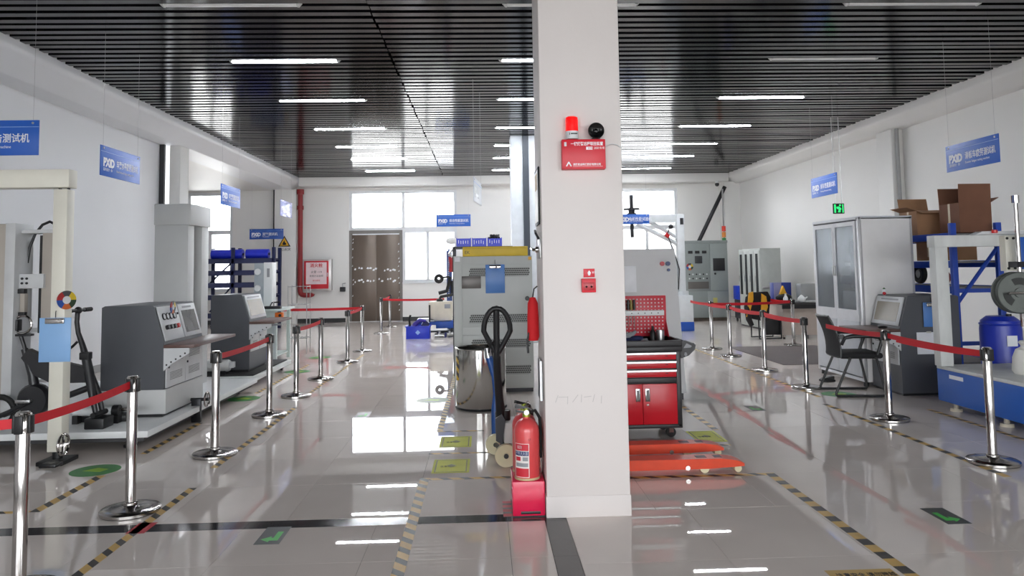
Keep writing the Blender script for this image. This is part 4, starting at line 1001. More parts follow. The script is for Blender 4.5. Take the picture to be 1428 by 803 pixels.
# ---- steel drum
t = thing('steel_drum', 'open polished stainless steel drum in front of the grey cabinet', 'drum', (-.05, 8.85, 0))
DRUM = mat('stainless_steel', (196, 194, 190), .13, 1.0, var=.05, scale=3, stretch=(1, 1, .1))
obj('shell', MB().lathe([(.0, .008), (.285, .008), (.29, .02), (.29, .68), (.283, .68), (.283, .03), (.0, .03)], n=56), DRUM, t)
obj('rim', MB().torus((0, 0, .682), 'z', .289, .009, 56, 8), DRUM, t); obj('base_ring', MB().torus((0, 0, .012), 'z', .287, .012, 56, 8), DARKSTEEL, t)
obj('latch', MB().box(-.03, -.297, .58, -.015, -.288, .63, .002).box(-.035, -.297, .63, -.01, -.288, .645), BRUSHED, t)
wv = MB()
for i in range(8):
    a0, a1 = -1.30+.03*i, -1.30+.03*(i+1)
    wv.raw([(.2915*math.sin(a0), -.2915*math.cos(a0), .33), (.2915*math.sin(a1), -.2915*math.cos(a1), .33), (.2915*math.sin(a1), -.2915*math.cos(a1), .6), (.2915*math.sin(a0), -.2915*math.cos(a0), .6)], [(0, 1, 2, 3)])
obj('hazard_tape', wv, stripes('drum_hazard', (226, 184, 40), (30, 30, 30), 'Z', .1, .5, 1.4, 'X'), t)

# ================================================================== GREY CABINET AND WHAT STANDS ON IT
CABG = mat('cabinet_grey', (200, 203, 200), .4, var=.02); HOLE = mat('vent_holes', (58, 60, 58), .7)
t = thing('power_cabinet', 'light grey steel cabinet with perforated vents behind the drum', 'cabinet', (.12, 9.85, 0))
obj('body', B(-.51, 0, .05, .51, .8, 1.755, .006), CABG, t); obj('plinth', B(-.5, .02, 0, .5, .78, .05), DARKSTEEL, t)
obj('corner_post', B(-.515, -.006, .05, -.41, .02, 1.76, .003), CABG, t)
ud = obj('door', B(-.405, -.012, .84, .505, 0, 1.65, .004), CABG, t); ld = obj('door', B(-.405, -.012, .08, .505, 0, .74, .004), CABG, t)
def vent(parent, x0, z0, x1, z1):
    m = MB(); nx, nz = int((x1-x0)/.026), int((z1-z0)/.022)
    for j in range(nz):
        for i in range(nx):
            x = x0+(i+.5*(j % 2)+.3)*(x1-x0)/nx; z = z0+(j+.5)*(z1-z0)/nz
            m.raw([(x-.010, -.0135, z-.0075), (x+.010, -.0135, z-.0075), (x+.010, -.0135, z+.0075), (x-.010, -.0135, z+.0075)], [(0, 1, 2, 3)])
    obj('vent_grille', m, HOLE, parent, kind='stuff', smooth=False)
    obj('vent_plate', MB().prism([(x0-.01, z0), (x0+.02, z1+.006), (x1, z1+.006), (x1, z0), (x1-.03, z0-.012), (x0-.01, z0-.012)], 'xz', -.0128, -.011), mat('vent_plate_grey', (170, 172, 170), .5), parent)
vent(ud, -.31, 1.5, .47, 1.6); vent(ud, -.31, .9, .47, 1.0); vent(ld, -.29, .58, .47, .68); vent(ld, -.29, .24, .47, .34)
obj('name_plate', B(-.41, -.018, 1.34, -.16, -.012, 1.5, .002), mat('dark_brushed_plate', (88, 84, 82), .35, .5), ud)
obj('lock', MB().cyl((.44, -.012, 1.2), (.44, -.03, 1.2), .03), BLACK, ud)
obj('yellow_dot_label', B(.46, -.008, 1.7, .5, -.005, 1.74), mat('warning_yellow', (226, 170, 30), .4), t); obj('paper_tag', B(-.5, -.009, 1.69, -.43, -.006, 1.75), WHITEP, t)
clipboard('blue clipboard hanging on the grey perforated cabinet', (.145, 9.825, 1.275), 0, .25, .37, CLIPBLUE2)
t = thing('yellow_box', 'flat yellow box lying on top of the grey cabinet', 'box', (.15, 10.0, 1.757))
obj('box', B(-.425, -.1, 0, .43, .22, .125, .005), mat('yellow_card', (226, 192, 50), .45, var=.06), t)
lettering(t, 'EK', .06, (-.4, -.1005, .05), BLACK); obj('lid_line', B(-.426, -.1012, .1, .431, -.1, .103), mat('dark_yellow', (170, 140, 40), .5), t)
t = thing('bin_rack', 'dark rack behind the grey cabinet that carries blue bins', 'rack', (0, 11.6, 0))
for x in (-.45, .42):
    for y in (-.2, .2): obj('upright', B(x-.02, y-.02, 0, x+.02, y+.02, 1.92), DARKSTEEL, t)
obj('shelf', B(-.47, -.22, 1.90, .44, .22, 1.93), DARKSTEEL, t); obj('shelf', B(-.47, -.22, .9, .44, .22, .93), DARKSTEEL, t)
BINB = mat('bin_blue', (36, 56, 206), .35)
for k, lb in enumerate(('first blue bin above the grey cabinet, window end', 'middle blue bin in the row above grey cabinet', 'last blue bin above the grey cabinet, column end')):
    b_ = thing('storage_bin', lb, 'bin', (-.3+k*.235, 11.5, 1.932), 0, 'blue bins above the grey cabinet')
    obj('bin', MB().box(-.11, -.1, 0, .11, .12, .01).box(-.11, -.1, .01, .11, -.09, .115).box(-.11, .11, .01, .11, .12, .13).box(-.11, -.09, .01, -.1, .11, .13).box(.1, -.09, .01, .11, .11, .13), BINB, b_)
    sc = MB(); q = random.Random(k)
    for j in range(5): x = -.08+j*.035; sc.box(x, -.103, .03+q.uniform(0, .02), x+.008, -.1005, .08+q.uniform(0, .02))
    obj('chalk_mark', sc, WHITEP, b_)
t = thing('cable_heap', 'small heap of black cable on the blue bin', 'cable', (.17, 11.5, 2.045))
cm = [(.07*math.cos(k*.9)*(1-k*.015), .05*math.sin(k*.9), .02+.012*(k % 4)) for k in range(22)]
obj('cable', MB().tube(cm, .016, 6), BLACK, t); obj('plug', B(-.1, -.03, .0, -.05, .02, .03, .006), BLACK, t)

# ================================================================== FAR MIDDLE CORNER
t = thing('tool_stand', 'blue perforated tool stand hung with black tools and rings', 'tool stand', (-.88, 18.9, 0))
obj('upright', B(-.05, 0, 0, .05, .06, 2.05, .004), mat('deep_blue_steel', (36, 66, 130), .4), t); obj('foot', B(-.3, -.2, 0, .2, .3, .05, .006), BLACK, t)
obj('upright', B(-.03, .3, 0, .07, .36, 2.1, .004), mat('deep_blue_steel', (36, 66, 130), .4), t)
hs = MB()
for k in range(24): hs.cyl((0, -.003, .9+k*.045), (0, .001, .9+k*.045), .014, n=8)
obj('hole', hs, PANELW, t)
obj('tyre_ring', MB().torus((-.24, -.08, 1.36), 'y', .075, .045, 26, 8), RUBBER, t); obj('arm', MB().tube([(0, -.02, 1.4), (-.18, -.08, 1.38)], .025, 8), BLACK, t)
obj('tool', MB().tube([(.05, -.05, 1.9), (.08, -.06, 1.7), (.06, -.06, 1.52)], .05, 8), mat('red_tool', (150, 30, 36), .4), t)
obj('tool', MB().tube([(.1, -.05, 2.08), (.02, -.07, 1.98), (.09, -.06, 1.88)], .04, 8), BRUSHED, t)
obj('tool', MB().tube([(.04, -.05, 1.4), (.0, -.06, 1.2), (-.05, -.06, 1.05), (-.25, -.06, 1.0)], .045, 8), BLACK, t)
obj('tool', MB().tube([(.1, -.06, 1.3), (.1, -.06, .98)], .05, 8), BLACK, t)
obj('hung_cloth', MB().ball((.08, .1, 2.3), .14, sc=(1.1, .7, .6)), mat('white_cloth', (226, 226, 224), .8, bump=.5, bscale=12), t)
t = thing('plastic_tank', 'translucent white plastic tank on the blue trolley', 'tank', (-1.05, 18.3, .36))
TANK = mat('milky_plastic', (214, 206, 188), .45, var=.12, scale=4)
obj('body', B(-.28, -.2, 0, .28, .24, .46, .03), TANK, t); obj('cap', MB().cyl((-.02, 0, .46), (-.02, 0, .52), .08).tube([(-.02, 0, .52), (.0, 0, .57), (.3, .02, .62)], .035, 8), BLACK, t); obj('pad', B(.1, -.215, .3, .24, -.2, .4, .004), mat('grey_print', (150, 152, 156), .5), t)
t = thing('blue_trolley', 'low blue trolley carrying the plastic tank', 'trolley', (-1.1, 18.3, 0))
obj('deck', B(-.52, -.28, .28, .4, .3, .355, .008), mat('trolley_blue', (28, 74, 160), .4), t); obj('panel', B(-.05, -.3, .2, .36, -.28, .36, .004), mat('trolley_blue', (28, 74, 160), .4), t)
obj('under_frame', B(-.5, -.25, .1, .38, .27, .14), BLACK, t)
for x in (-.44, .32):
    for y in (-.22, .24): caster(t, x, y, 0, .05); obj('stay', B(x-.02, y-.02, .1, x+.02, y+.02, .28), BLACK, t)
obj('push_rod', MB().cyl((-.2, -.26, .3), (-.2, -.26, .75), .02), BLACK, t); obj('box', B(-.5, -.2, .356, -.1, .2, .42, .006), WHITE_EN, t)
t = thing('plastic_crate', 'open blue plastic crate on the floor near the end window', 'crate', (-1.54, 17.75, 0))
CRB = mat('crate_blue', (26, 52, 190), .35)
obj('shell', MB().box(-.27, -.2, 0, .27, .2, .015).box(-.27, -.2, .015, .27, -.185, .29, .004).box(-.27, .185, .015, .27, .2, .29, .004).box(-.27, -.185, .015, -.255, .185, .29).box(.255, -.185, .015, .27, .185, .29), CRB, t)
obj('rim', MB().box(-.29, -.22, .27, .29, -.2, .295).box(-.29, .2, .27, .29, .22, .295).box(-.29, -.2, .27, -.27, .2, .295).box(.27, -.2, .27, .29, .2, .295), CRB, t)
lettering(t, '◆', .12, (0, -.201, .14), mat('pale_blue_line', (150, 186, 236), .4), align='CENTER')
t = thing('purple_tool', 'violet cordless tool lying in the blue crate', 'tool', (-1.62, 17.75, .016))
obj('body', MB().tube([(-.1, 0, .1), (.0, 0, .3), (.12, 0, .4), (.25, 0, .38)], [.05, .06, .05, .03], 10), mat('violet_plastic', (70, 56, 150), .4), t); obj('handle', MB().tube([(-.1, .02, .1), (-.14, .02, .44), (-.1, .02, .52)], .025, 8), BLACK, t)
t = thing('sack_roll', 'dark folded sheet in the blue crate', 'sheet', (-1.42, 17.78, .016))
obj('sheet', MB().prism([(-.1, 0), (.1, 0), (.13, .34), (.02, .42), (-.05, .3)], 'xz', -.03, .05), mat('dark_sheet', (50, 52, 96), .6), t); obj('fold', MB().tube([(-.05, -.035, .3), (.02, -.035, .42), (.13, -.035, .34)], .01, 6), PANELW, t)
for k, (x, y) in enumerate(((-1.05, 17.7), (-.83, 17.85))):
    g = thing('steel_fitting', 'small chrome pipe fitting on the floor by the crate, %s' % ('crate side' if k == 0 else 'trolley side'), 'fitting', (x, y, 0), k*.8, 'chrome fittings on the floor')
    obj('body', MB().cyl((-.1, 0, .06), (.1, 0, .06), .05, n=16).cyl((0, 0, .06), (0, 0, .15), .035, n=14), BRUSHED, g); obj('flange', MB().cyl((-.115, 0, .06), (-.1, 0, .06), .06, n=18).cyl((.1, 0, .06), (.115, 0, .06), .06, n=18), BRUSHED, g)
t = thing('door_fittings', 'dark closing device on the wall beside the brown door', 'door closer', (-4.36, 23.68, .95))
obj('body', MB().box(-.1, -.12, 0, .06, 0, .14, .01), DARKSTEEL, t); obj('arm', MB().tube([(0, -.1, .14), (-.02, -.1, .24), (.08, -.1, .26)], .02, 8), BRUSHED, t)
# ================================================================== TOOL CART
CARTR = mat('cart_red', (204, 24, 40), .32, var=.03); CARTK = mat('cart_black', (40, 38, 40), .45)
t = thing('tool_cart', 'red and black tool cart with three drawers and two doors', 'tool cart', (1.46, 7.06, 0))
obj('frame', MB().box(-.36, .02, .10, .36, .45, .86, .006).box(-.37, 0, .09, .37, .03, .125, .004).box(.325, 0, .1, .37, .46, .86, .006).box(-.37, 0, .1, -.325, .46, .86, .006), CARTK, t)
obj('middle_rail', B(-.325, -.004, .505, .325, .03, .555, .004), CARTK, t)
obj('top_tray', MB().box(-.38, -.015, .795, .385, .47, .845, .01).box(-.38, -.015, .845, .385, .01, .9, .005).box(-.38, .45, .845, .385, .47, .9, .005).box(.36, .01, .845, .385, .45, .9, .005).box(-.38, .01, .845, -.355, .45, .9, .005), CARTK, t)
for z in (.563, .643, .723):
    d = obj('drawer', B(-.32, -.012, z, .322, .01, z+.068, .003), CARTR, t)
    obj('pull_rail', MB().prism([(-.014, z+.045), (-.03, z+.05), (-.03, z+.066), (-.012, z+.07)], 'yz', -.32, .322), BRUSHED, d)
    obj('latch', B(.22, -.015, z+.03, .245, -.012, z+.036), BLACK, d)
for x0, x1, hx in ((-.32, -.002, -.045), (.002, .322, .045)):
    d = obj('door', B(x0, -.012, .13, x1, .01, .5, .003), CARTR, t)
    obj('handle', MB().box(hx-.022, -.018, .34, hx+.022, -.012, .46, .003), BRUSHED, d); obj('handle_shade_plate', B(hx-.012, -.0195, .355, hx+.012, -.018, .445), mat('shadow_grey', (120, 120, 118), .5), d)  # flat grey plate carries painted shade of the handle recess
    if hx > 0: obj('lock', MB().cyl((hx, -.012, .31), (hx, -.02, .31), .01, n=12), CHROME, d)
hd = obj('side_handle', MB().prism([(.385, .87), (.43, .885), (.5, .86), (.54, .845), (.53, .80), (.47, .745), (.4, .72), (.385, .76)], 'xz', .08, .11), CARTK, t)
obj('handle_cut', MB().prism([(.42, .815), (.45, .86), (.5, .835), (.49, .82)], 'xz', .077, .08).prism([(.425, .75), (.44, .735), (.455, .755), (.445, .775), (.43, .775)], 'xz', .077, .08), mat('grey_print', (150, 152, 156), .5), hd)
obj('grip_bar', MB().cyl((.52, .1, .845), (.52, .38, .845), .015), CARTK, t); obj('side_handle', MB().prism([(.385, .87), (.43, .885), (.54, .845), (.53, .80), (.4, .72)], 'xz', .36, .39), CARTK, t)
for x in (-.28, .27):
    for y in (.06, .38):
        c = obj('caster', MB().cyl((x, y-.02, .045), (x, y+.02, .045), .045, n=20), RUBBER, t); obj('fork', MB().box(x-.02, y-.03, .045, x+.02, y-.022, .1).box(x-.02, y+.022, .045, x+.02, y+.03, .1).box(x-.03, y-.03, .09, x+.03, y+.03, .1), CHROME, c)
PEG = mat('peg_red', (196, 40, 56), .4)
pb = obj('pegboard', B(-.37, .455, .9, .355, .465, 1.3, .003), PEG, t)
hm = MB()
for i in range(19):
    for j in range(10):
        x = -.33+i*.036; z = .94+j*.036
        hm.raw([(x-.007, .4535, z-.007), (x+.007, .4535, z-.007), (x+.007, .4535, z+.007), (x-.007, .4535, z+.007)], [(0, 1, 2, 3)])
obj('peg_hole', hm, mat('hole_pale', (206, 196, 196), .6), pb, kind='stuff', smooth=False)
obj('side_gusset', MB().prism([(.455, .9), (.34, .9), (.455, 1.06)], 'yz', .345, .352), PEG, pb)
rl = obj('tool_rail', MB().box(-.37, .41, 1.105, .325, .455, 1.155, .003), WHITE_EN, t)
hm = MB()
for i in range(10): hm.cyl((-.33+i*.066, .409, 1.13), (-.33+i*.066, .4105, 1.13), .006, n=8)
obj('hole', hm, DARKSTEEL, rl)
for k, (x, cc) in enumerate(((-.06, (120, 44, 40)), (-.03, (30, 28, 28)), (.0, (150, 130, 60)), (.03, (28, 28, 30)))):
    s = thing('screwdriver', ('dark red', 'all black', 'tan and black', 'rightmost black')[k] + ' handled screwdriver in the white tool rail', 'screwdriver', (1.46+x, 7.49, 1.05), 0, 'screwdrivers in the tool rail')
    obj('handle', MB().lathe([(0, .112), (.013, .115), (.014, .17), (.011, .185), (.013, .2), (.010, .212), (0, .214)], n=12), mat('screwdriver_%d' % k, cc, .4), s); obj('blade', MB().cyl((0, 0, -.03 - .03*(k % 2)), (0, 0, .115), .004, n=8), CHROME, s)
t = thing('work_gloves', 'pile of navy and grey work gloves on the tool cart', 'gloves', (1.36, 7.28, .847))
obj('glove', MB().ball((0, 0, .03), .1, 14, 8, (1.6, .9, .34)).ball((.1, -.03, .06), .05, 12, 8, (1.3, .8, .5)), mat('navy_fabric', (38, 46, 84), .85, bump=.5, bscale=18), t)
obj('glove', MB().tube([(-.16, 0, .04), (-.06, -.02, .075), (.06, 0, .09), (.1, .02, .12)], [.02, .03, .025, .015], 8), mat('grey_fabric', (150, 150, 154), .85), t)
obj('cuff', MB().tube([(.14, -.04, .02), (.2, -.04, .03)], .032, 10), mat('grey_fabric', (150, 150, 154), .85), t)
t = thing('steel_cup', 'small steel cup standing on the tool cart tray', 'cup', (1.70, 7.3, .846))
obj('cup', MB().lathe([(0, 0), (.04, 0), (.04, .13), (.036, .13), (.036, .006), (0, .006)], n=24), BRUSHED, t); obj('band', MB().lathe([(.0405, .02), (.041, .022), (.041, .03), (.0405, .032)], n=24), DARKSTEEL, t)
t = thing('black_bottle', 'slim black bottle behind the steel cup', 'bottle', (1.64, 7.36, .846))
obj('body', MB().lathe([(0, 0), (.03, 0), (.03, .1), (.012, .13), (0, .13)], n=18), BLACK, t); obj('cap', MB().cyl((0, 0, .13), (0, 0, .165), .013, n=12), BLACK, t)

# ---- big grey enclosure behind the cart
ENC = mat('enclosure_grey', (204, 204, 205), .42, var=.015)
t = thing('machine_enclosure', 'plain light grey machine enclosure behind the red pegboard', 'machine', (1.7, 9.0, 0))
obj('body', MB().prism([(-.75, .08), (.69, .08), (.60, 1.8), (-.75, 1.8)], 'xz', 0, 1.1), ENC, t); obj('plinth', B(-.74, .03, 0, .66, 1.05, .08), DARKSTEEL, t)
obj('notice', B(-.1, -.006, 1.285, .125, 0, 1.6, .001), WHITEP, t)
for x, z, c in ((.44, 1.62, (190, 50, 60)), (.51, 1.62, (40, 60, 110)), (.515, 1.545, (40, 40, 56))): obj('button', MB().cyl((x, 0, z), (x, -.03, z), .027 if z > 1.6 else .018, n=16), mat('button_%d' % c[0], c, .4), t)
# ---- white jib crane far behind
CRW = mat('crane_white', (214, 218, 220), .4)
t = thing('jib_crane', 'white steel jib crane with braced arm before the end window', 'crane', (4.86, 18.5, 0))
obj('base_box', B(-.25, -.25, .22, .22, .25, .86, .01), CRW, t); obj('base_foot', B(-.26, -.26, 0, .23, .26, .22, .01), mat('crane_blue', (30, 80, 170), .4), t)
obj('mast', B(-.08, -.09, .86, .1, .09, 2.86, .008), CRW, t); obj('mast_flange', MB().cyl((.01, 0, .86), (.01, 0, .96), .17, n=20), CRW, t)
obj('jib', B(-2.1, -.07, 2.66, .12, .07, 2.86, .008), CRW, t)
obj('brace', MB().tube([(-1.05, 0, 2.64), (-.02, 0, 2.1)], .055, 8), CRW, t); obj('brace', MB().tube([(-.75, .05, 2.7), (.02, .05, 2.25)], .05, 8), CRW, t)
obj('hydraulic_ram', MB().cyl((-.16, -.05, .86), (-.16, -.05, 1.75), .07, n=16).cyl((-.16, -.05, 1.75), (-.27, -.05, 2.3), .02, n=10), CRW, t)
obj('hose', MB().tube([(-.1, -.12, 1.0), (-.06, -.12, 1.5), (-.2, -.12, 2.0), (-.34, -.12, 2.35), (-.28, -.12, 2.5)], .014, 6), BLACK, t)
obj('hose_joint', MB().tube([(-.38, -.12, 2.37), (-.3, -.12, 2.3)], .05, 8), mat('red_plastic', (200, 24, 26), .3), t); obj('hook_block', MB().ball((-.24, -.12, 2.55), .06), BLACK, t)
obj('end_bracket', B(.0, -.11, 2.6, .08, -.09, 2.76), BLACK, t)
obj('spindle', MB().cyl((-1.18, 0, 2.3), (-1.18, 0, 3.35), .045, n=14).cyl((-1.18, 0, 2.98), (-1.18, 0, 3.02), .2, n=18).cyl((-1.18, 0, 2.86), (-1.18, 0, 2.9), .12, n=18).cyl((-1.18, 0, 2.86), (-1.18, 0, 3.0), .08, n=14), DARKSTEEL, t)

# ================================================================== FAR RIGHT CORNER
CCG = mat('control_cabinet_grey', (134, 141, 139), .45, var=.03)
t = thing('control_cabinet', 'large grey control cabinet with screen under the diagonal brace', 'control cabinet', (6.34, 21.3, 0))
obj('body', B(-.62, 0, .1, .62, .9, 2.27, .008), CCG, t); obj('plinth', B(-.58, .04, 0, .58, .86, .1), mat('rusty_plinth', (80, 70, 60), .8, var=.4, scale=14), t); obj('cornice', B(-.63, -.02, 2.22, .63, .9, 2.29, .006), CCG, t)
up1 = obj('door', B(-.6, -.018, .86, .09, 0, 2.18, .004), CCG, t); up2 = obj('door', B(.11, -.018, .86, .6, 0, 2.18, .004), CCG, t)
obj('door', B(-.6, -.018, .13, .0, 0, .84, .004), CCG, t); lo2 = obj('door', B(.01, -.018, .13, .6, 0, .84, .004), CCG, t)
for k in range(3): obj('meter', B(-.52+k*.2, -.03, 1.92, -.39+k*.2, -.018, 2.0, .003), BLACK, up1)
obj('display', B(-.33, -.03, 1.64, -.12, -.018, 1.85, .004), mat('smoked_display', (50, 52, 54), .3), up1)
for j in range(2):
    for k in range(6): obj('button', MB().cyl((-.5+k*.1, -.018, 1.33-j*.12), (-.5+k*.1, -.035, 1.33-j*.12), .022, n=10), (PANELW if (k+j) % 2 else BLACK), up1)
obj('drawer_unit', B(-.55, -.03, .92, .05, -.018, 1.12, .004), mat('brown_grey_panel', (96, 92, 88), .5), up1)
obj('screen', B(.19, -.028, 1.42, .53, -.018, 1.78, .004), BLACK, up2); obj('lock', MB().cyl((.24, -.018, 1.34), (.24, -.035, 1.34), .03), BLACK, up2); obj('sticker', B(.16, -.021, .5, .28, -.018, .66), mat('faded_yellow', (176, 168, 96), .6), lo2)
color_wheel('colour wheel tag on the control cabinet front', (5.85, 21.255, 1.55), 0, .1)
t = thing('signal_tower', 'thin signal tower with red and green lamps beside control cabinet', 'signal light', (7.3, 22.6, 0))
obj('pole', MB().cyl((0, 0, 0), (0, 0, 3.9), .025, n=10), mat('grey_conduit', (150, 150, 150), .4), t)
for z, c in ((2.6, (226, 60, 36)), (2.42, (226, 140, 60)), (2.24, (40, 130, 60))): obj('lamp', MB().cyl((0, 0, z), (0, 0, z+.16), .06, n=16), mat('signal_%d' % c[1], c, .3), t)
obj('foot', MB().cyl((0, 0, 0), (0, 0, .02), .12), DARKSTEEL, t)
t = thing('blue_cabinet', 'small blue and dark box between control and file cabinets', 'box', (7.35, 20.7, 0))
obj('body', B(-.3, 0, .1, .2, .4, .62, .01), mat('charcoal_box', (60, 62, 66), .5), t); obj('lid', B(-.32, -.02, .62, .22, .42, 1.0, .012), mat('blue_plastic', (24, 58, 186), .35), t)
for x in (-.25, .15): caster(t, x, .05, 0, .05); caster(t, x, .35, 0, .05)
FCG = mat('file_cabinet_grey', (168, 172, 168), .42)
t = thing('file_cabinet', 'grey steel file cabinet with narrow glass slots against right wall', 'file cabinet', (6.72, 18.1, 0))
obj('body', B(0, 0, .04, .5, 1.55, 1.98, .006), FCG, t); obj('plinth', B(.02, .02, 0, .48, 1.53, .04), DARKSTEEL, t)
GD = mat('dark_cabinet_glass', (30, 34, 36), .5, spec=.1)
for k in range(4):
    y0 = .03+k*.375
    d = obj('door', B(-.014, y0, .07, 0, y0+.36, 1.93, .003), FCG, t); obj('glass_slot', B(-.017, y0+.11, .82, -.014, y0+.27, 1.85), GD, d); obj('handle', B(-.034, y0+.31, 1.15, -.014, y0+.33, 1.3, .003), BRUSHED, d)
obj('label_rail', MB().box(.02, -.016, 1.0, .45, 0, 1.05, .003), BRUSHED, t); obj('document_pocket', B(.05, -.012, .62, .4, -.002, .82), BLACK, t)
t = thing('work_desk', 'beige office desk with black top beside the white cabinet', 'desk', (6.85, 15.9, 0))
DESK = mat('beige_laminate', (184, 172, 162), .5)
obj('top', B(-.55, -.1, .72, .75, .75, .76, .006), mat('black_laminate', (46, 44, 44), .4), t); obj('front_panel', B(-.5, -.02, .08, .7, .0, .72), DESK, t)
for x in (-.52, .7): obj('side_panel', B(x, -.04, .04, x+.03, .72, .72), DESK, t)
obj('back_edge', B(-.55, -.1, .64, .75, -.07, .72), BLACK, t)
for x in (-.5, .0, .6): obj('foot', MB().cyl((x, 0, 0), (x, 0, .08), .025), BLACK, t)
t = thing('blue_box', 'blue and white carton standing on the desk', 'carton', (6.55, 16.42, .762))
obj('carton', B(-.22, -.1, 0, .17, .12, .42, .004), mat('carton_blue', (34, 54, 140), .4), t); obj('white_band', B(-.221, -.102, .0, -.05, -.1, .42), mat('lilac_print', (150, 150, 190), .5), t)
t = thing('microwave_case', 'grey transparent instrument case on the desk', 'instrument', (6.98, 16.1, .762))
obj('case', B(-.2, -.12, 0, .2, .14, .4, .03), mat('grey_glass_case', (150, 152, 152), .2), t); obj('base', B(-.22, -.14, 0, .22, .16, .04, .01), WHITE_EN, t)
t = thing('sauce_bottle', 'small white bottle on the desk edge', 'bottle', (6.4, 15.86, .762)); obj('body', MB().lathe([(0, 0), (.05, 0), (.05, .1), (.02, .16), (0, .16)], n=14), WHITEP, t); obj('cap', MB().cyl((0, 0, .16), (0, 0, .2), .018), WHITEP, t)
t = thing('kettle', 'white rounded kettle on the desk', 'kettle', (6.75, 15.88, .762)); obj('body', MB().ball((0, 0, .07), .085, 16, 10, (1, 1, .82)), WHITE_EN, t); obj('lid', MB().lathe([(0, .13), (.05, .13), (.02, .16), (0, .17)], n=14), WHITE_EN, t); obj('spout', MB().tube([(.07, 0, .08), (.13, 0, .12)], [.02, .012], 8), WHITE_EN, t)
t = thing('helmet_bag', 'black bag with yellow peak on the desk', 'bag', (6.46, 16.1, .762)); obj('body', MB().ball((0, 0, .1), .12, 14, 8, (1.5, .8, .8)), BLACK, t); obj('peak', MB().prism([(-.1, .16), (.06, .16), (-.02, .36)], 'xz', -.04, .04), mat('warning_yellow', (226, 170, 30), .4), t)
# office chair with jacket
t = thing('jacket_chair', 'black office chair with its back to the aisle beside the desk', 'chair', (5.79, 16.0, 0))
obj('backrest', B(-.05, -.25, .45, .03, .25, 1.0, .04), BLACK, t); obj('seat', B(0, -.25, .40, .5, .25, .48, .03), BLACK, t)
obj('skirt_panel', B(.04, -.2, .1, .46, -.18, .4, .01), BLACK, t); obj('leg', MB().tube([(-.02, -.22, .45), (-.02, -.24, .03), (.45, -.24, .03), (.45, -.22, .4)], .018, 8), DARKSTEEL, t); obj('leg', MB().tube([(-.02, .22, .45), (-.02, .24, .03), (.45, .24, .03), (.45, .22, .4)], .018, 8), DARKSTEEL, t)
t = thing('safety_jacket', 'black and yellow jacket draped over the office chair', 'jacket', (5.70, 15.72, 0))
JY = mat('jacket_yellow', (220, 160, 40), .8, bump=.4, bscale=14); JB = mat('jacket_black', (28, 26, 28), .85, bump=.4, bscale=14)
obj('body', MB().prism([(-.14, 1.0), (.22, 1.02), (.28, .9), (.22, .5), (.1, .42), (-.14, .46), (-.22, .6), (-.2, .9)], 'xz', -.12, .0), JB, t)
obj('panel', MB().prism([(-.18, 1.0), (-.1, 1.02), (-.1, .86), (-.2, .56), (-.26, .5), (-.22, .8)], 'xz', -.16, -.11), JY, t); obj('panel', MB().prism([(.08, .98), (.17, .92), (.2, .7), (.12, .5), (.06, .62)], 'xz', -.16, -.12), JY, t)
obj('sleeve', MB().tube([(-.16, -.06, .9), (-.22, -.1, .7), (-.2, -.12, .45), (-.14, -.12, .32)], [.07, .065, .06, .05], 10), JB, t)

# ================================================================== WHITE GLASS-DOOR CABINET
t = thing('glass_cabinet', 'tall white test cabinet with clear doors and grey end panel', 'test cabinet', (4.87, 9.62, 0))
CW = mat('cabinet_white', (214, 216, 220), .38); ACR = glass('hazy_acrylic', (.72, .75, .78), refl=.15, rough=.12, haze=.2, hazecol=(.55, .58, .6))
W_, D_ = .73, 1.35
obj('end_panel', B(.05, .0, .06, W_-.03, .02, 2.18, .003), mat('brushed_grey_panel', (238, 236, 235), .4, .0, var=.03), t)
for x, y in ((0, 0), (W_-.05, 0), (0, D_-.05), (W_-.05, D_-.05)): obj('corner_post', B(x, y, 0.06, x+.05, y+.05, 2.2, .012), mat('satin_aluminium', (206, 206, 208), .3, .4), t)
obj('top', B(0, 0, 2.16, W_, D_, 2.2, .004), CW, t); obj('back_panel', B(W_-.02, .05, .06, W_, D_-.05, 2.16), CW, t); obj('far_panel', B(.05, D_-.02, .06, W_-.05, D_, 2.16), CW, t); obj('bottom', B(0.01, 0.01, .06, W_-.01, D_-.01, .1), CW, t); obj('deck', B(.02, .03, .84, W_-.02, D_-.03, .88), CW, t)
for k in range(2):
    y0 = .06+k*(D_-.12)/2; y1 = y0+(D_-.12)/2-.01
    d = obj('door', MB().box(-.012, y0, .92, .012, y0+.045, 2.14).box(-.012, y1-.045, .92, .012, y1, 2.14).box(-.012, y0+.045, .92, .012, y1-.045, .975).box(-.012, y0+.045, 2.085, .012, y1-.045, 2.14), CW, t)
    obj('pane', B(-.004, y0+.045, .975, .002, y1-.045, 2.085), ACR, d); obj('handle', MB().box(-.03, (y1-.03 if k == 0 else y0+.01), 1.42, -.012, (y1-.01 if k == 0 else y0+.03), 1.56, .004), BRUSHED, d)
    obj('lower_door', B(-.012, y0, .12, .012, y1, .83, .004), mat('lower_panel_white', (196, 200, 206), .4), t)
obj('mid_rail', B(-.008, .05, .83, .01, D_-.05, .92), CW, t)
obj('bracket_bar', MB().box(.3, .2, .88, .36, .26, 2.0).box(.3, .2, 1.55, .36, 1.0, 1.6).box(.2, .5, .88, .5, .9, 1.2), BRUSHED, t)
obj('tool_head', MB().cyl((.33, .75, 1.25), (.33, .75, 1.9), .07).box(.2, .55, 1.3, .46, .95, 1.42, .01), mat('blue_grey_machine', (96, 108, 130), .4), t)
for x in (.05, W_-.08):
    for y in (.06, D_-.08): obj('foot', MB().cyl((x, y, 0), (x, y, .06), .035), BLACK, t)
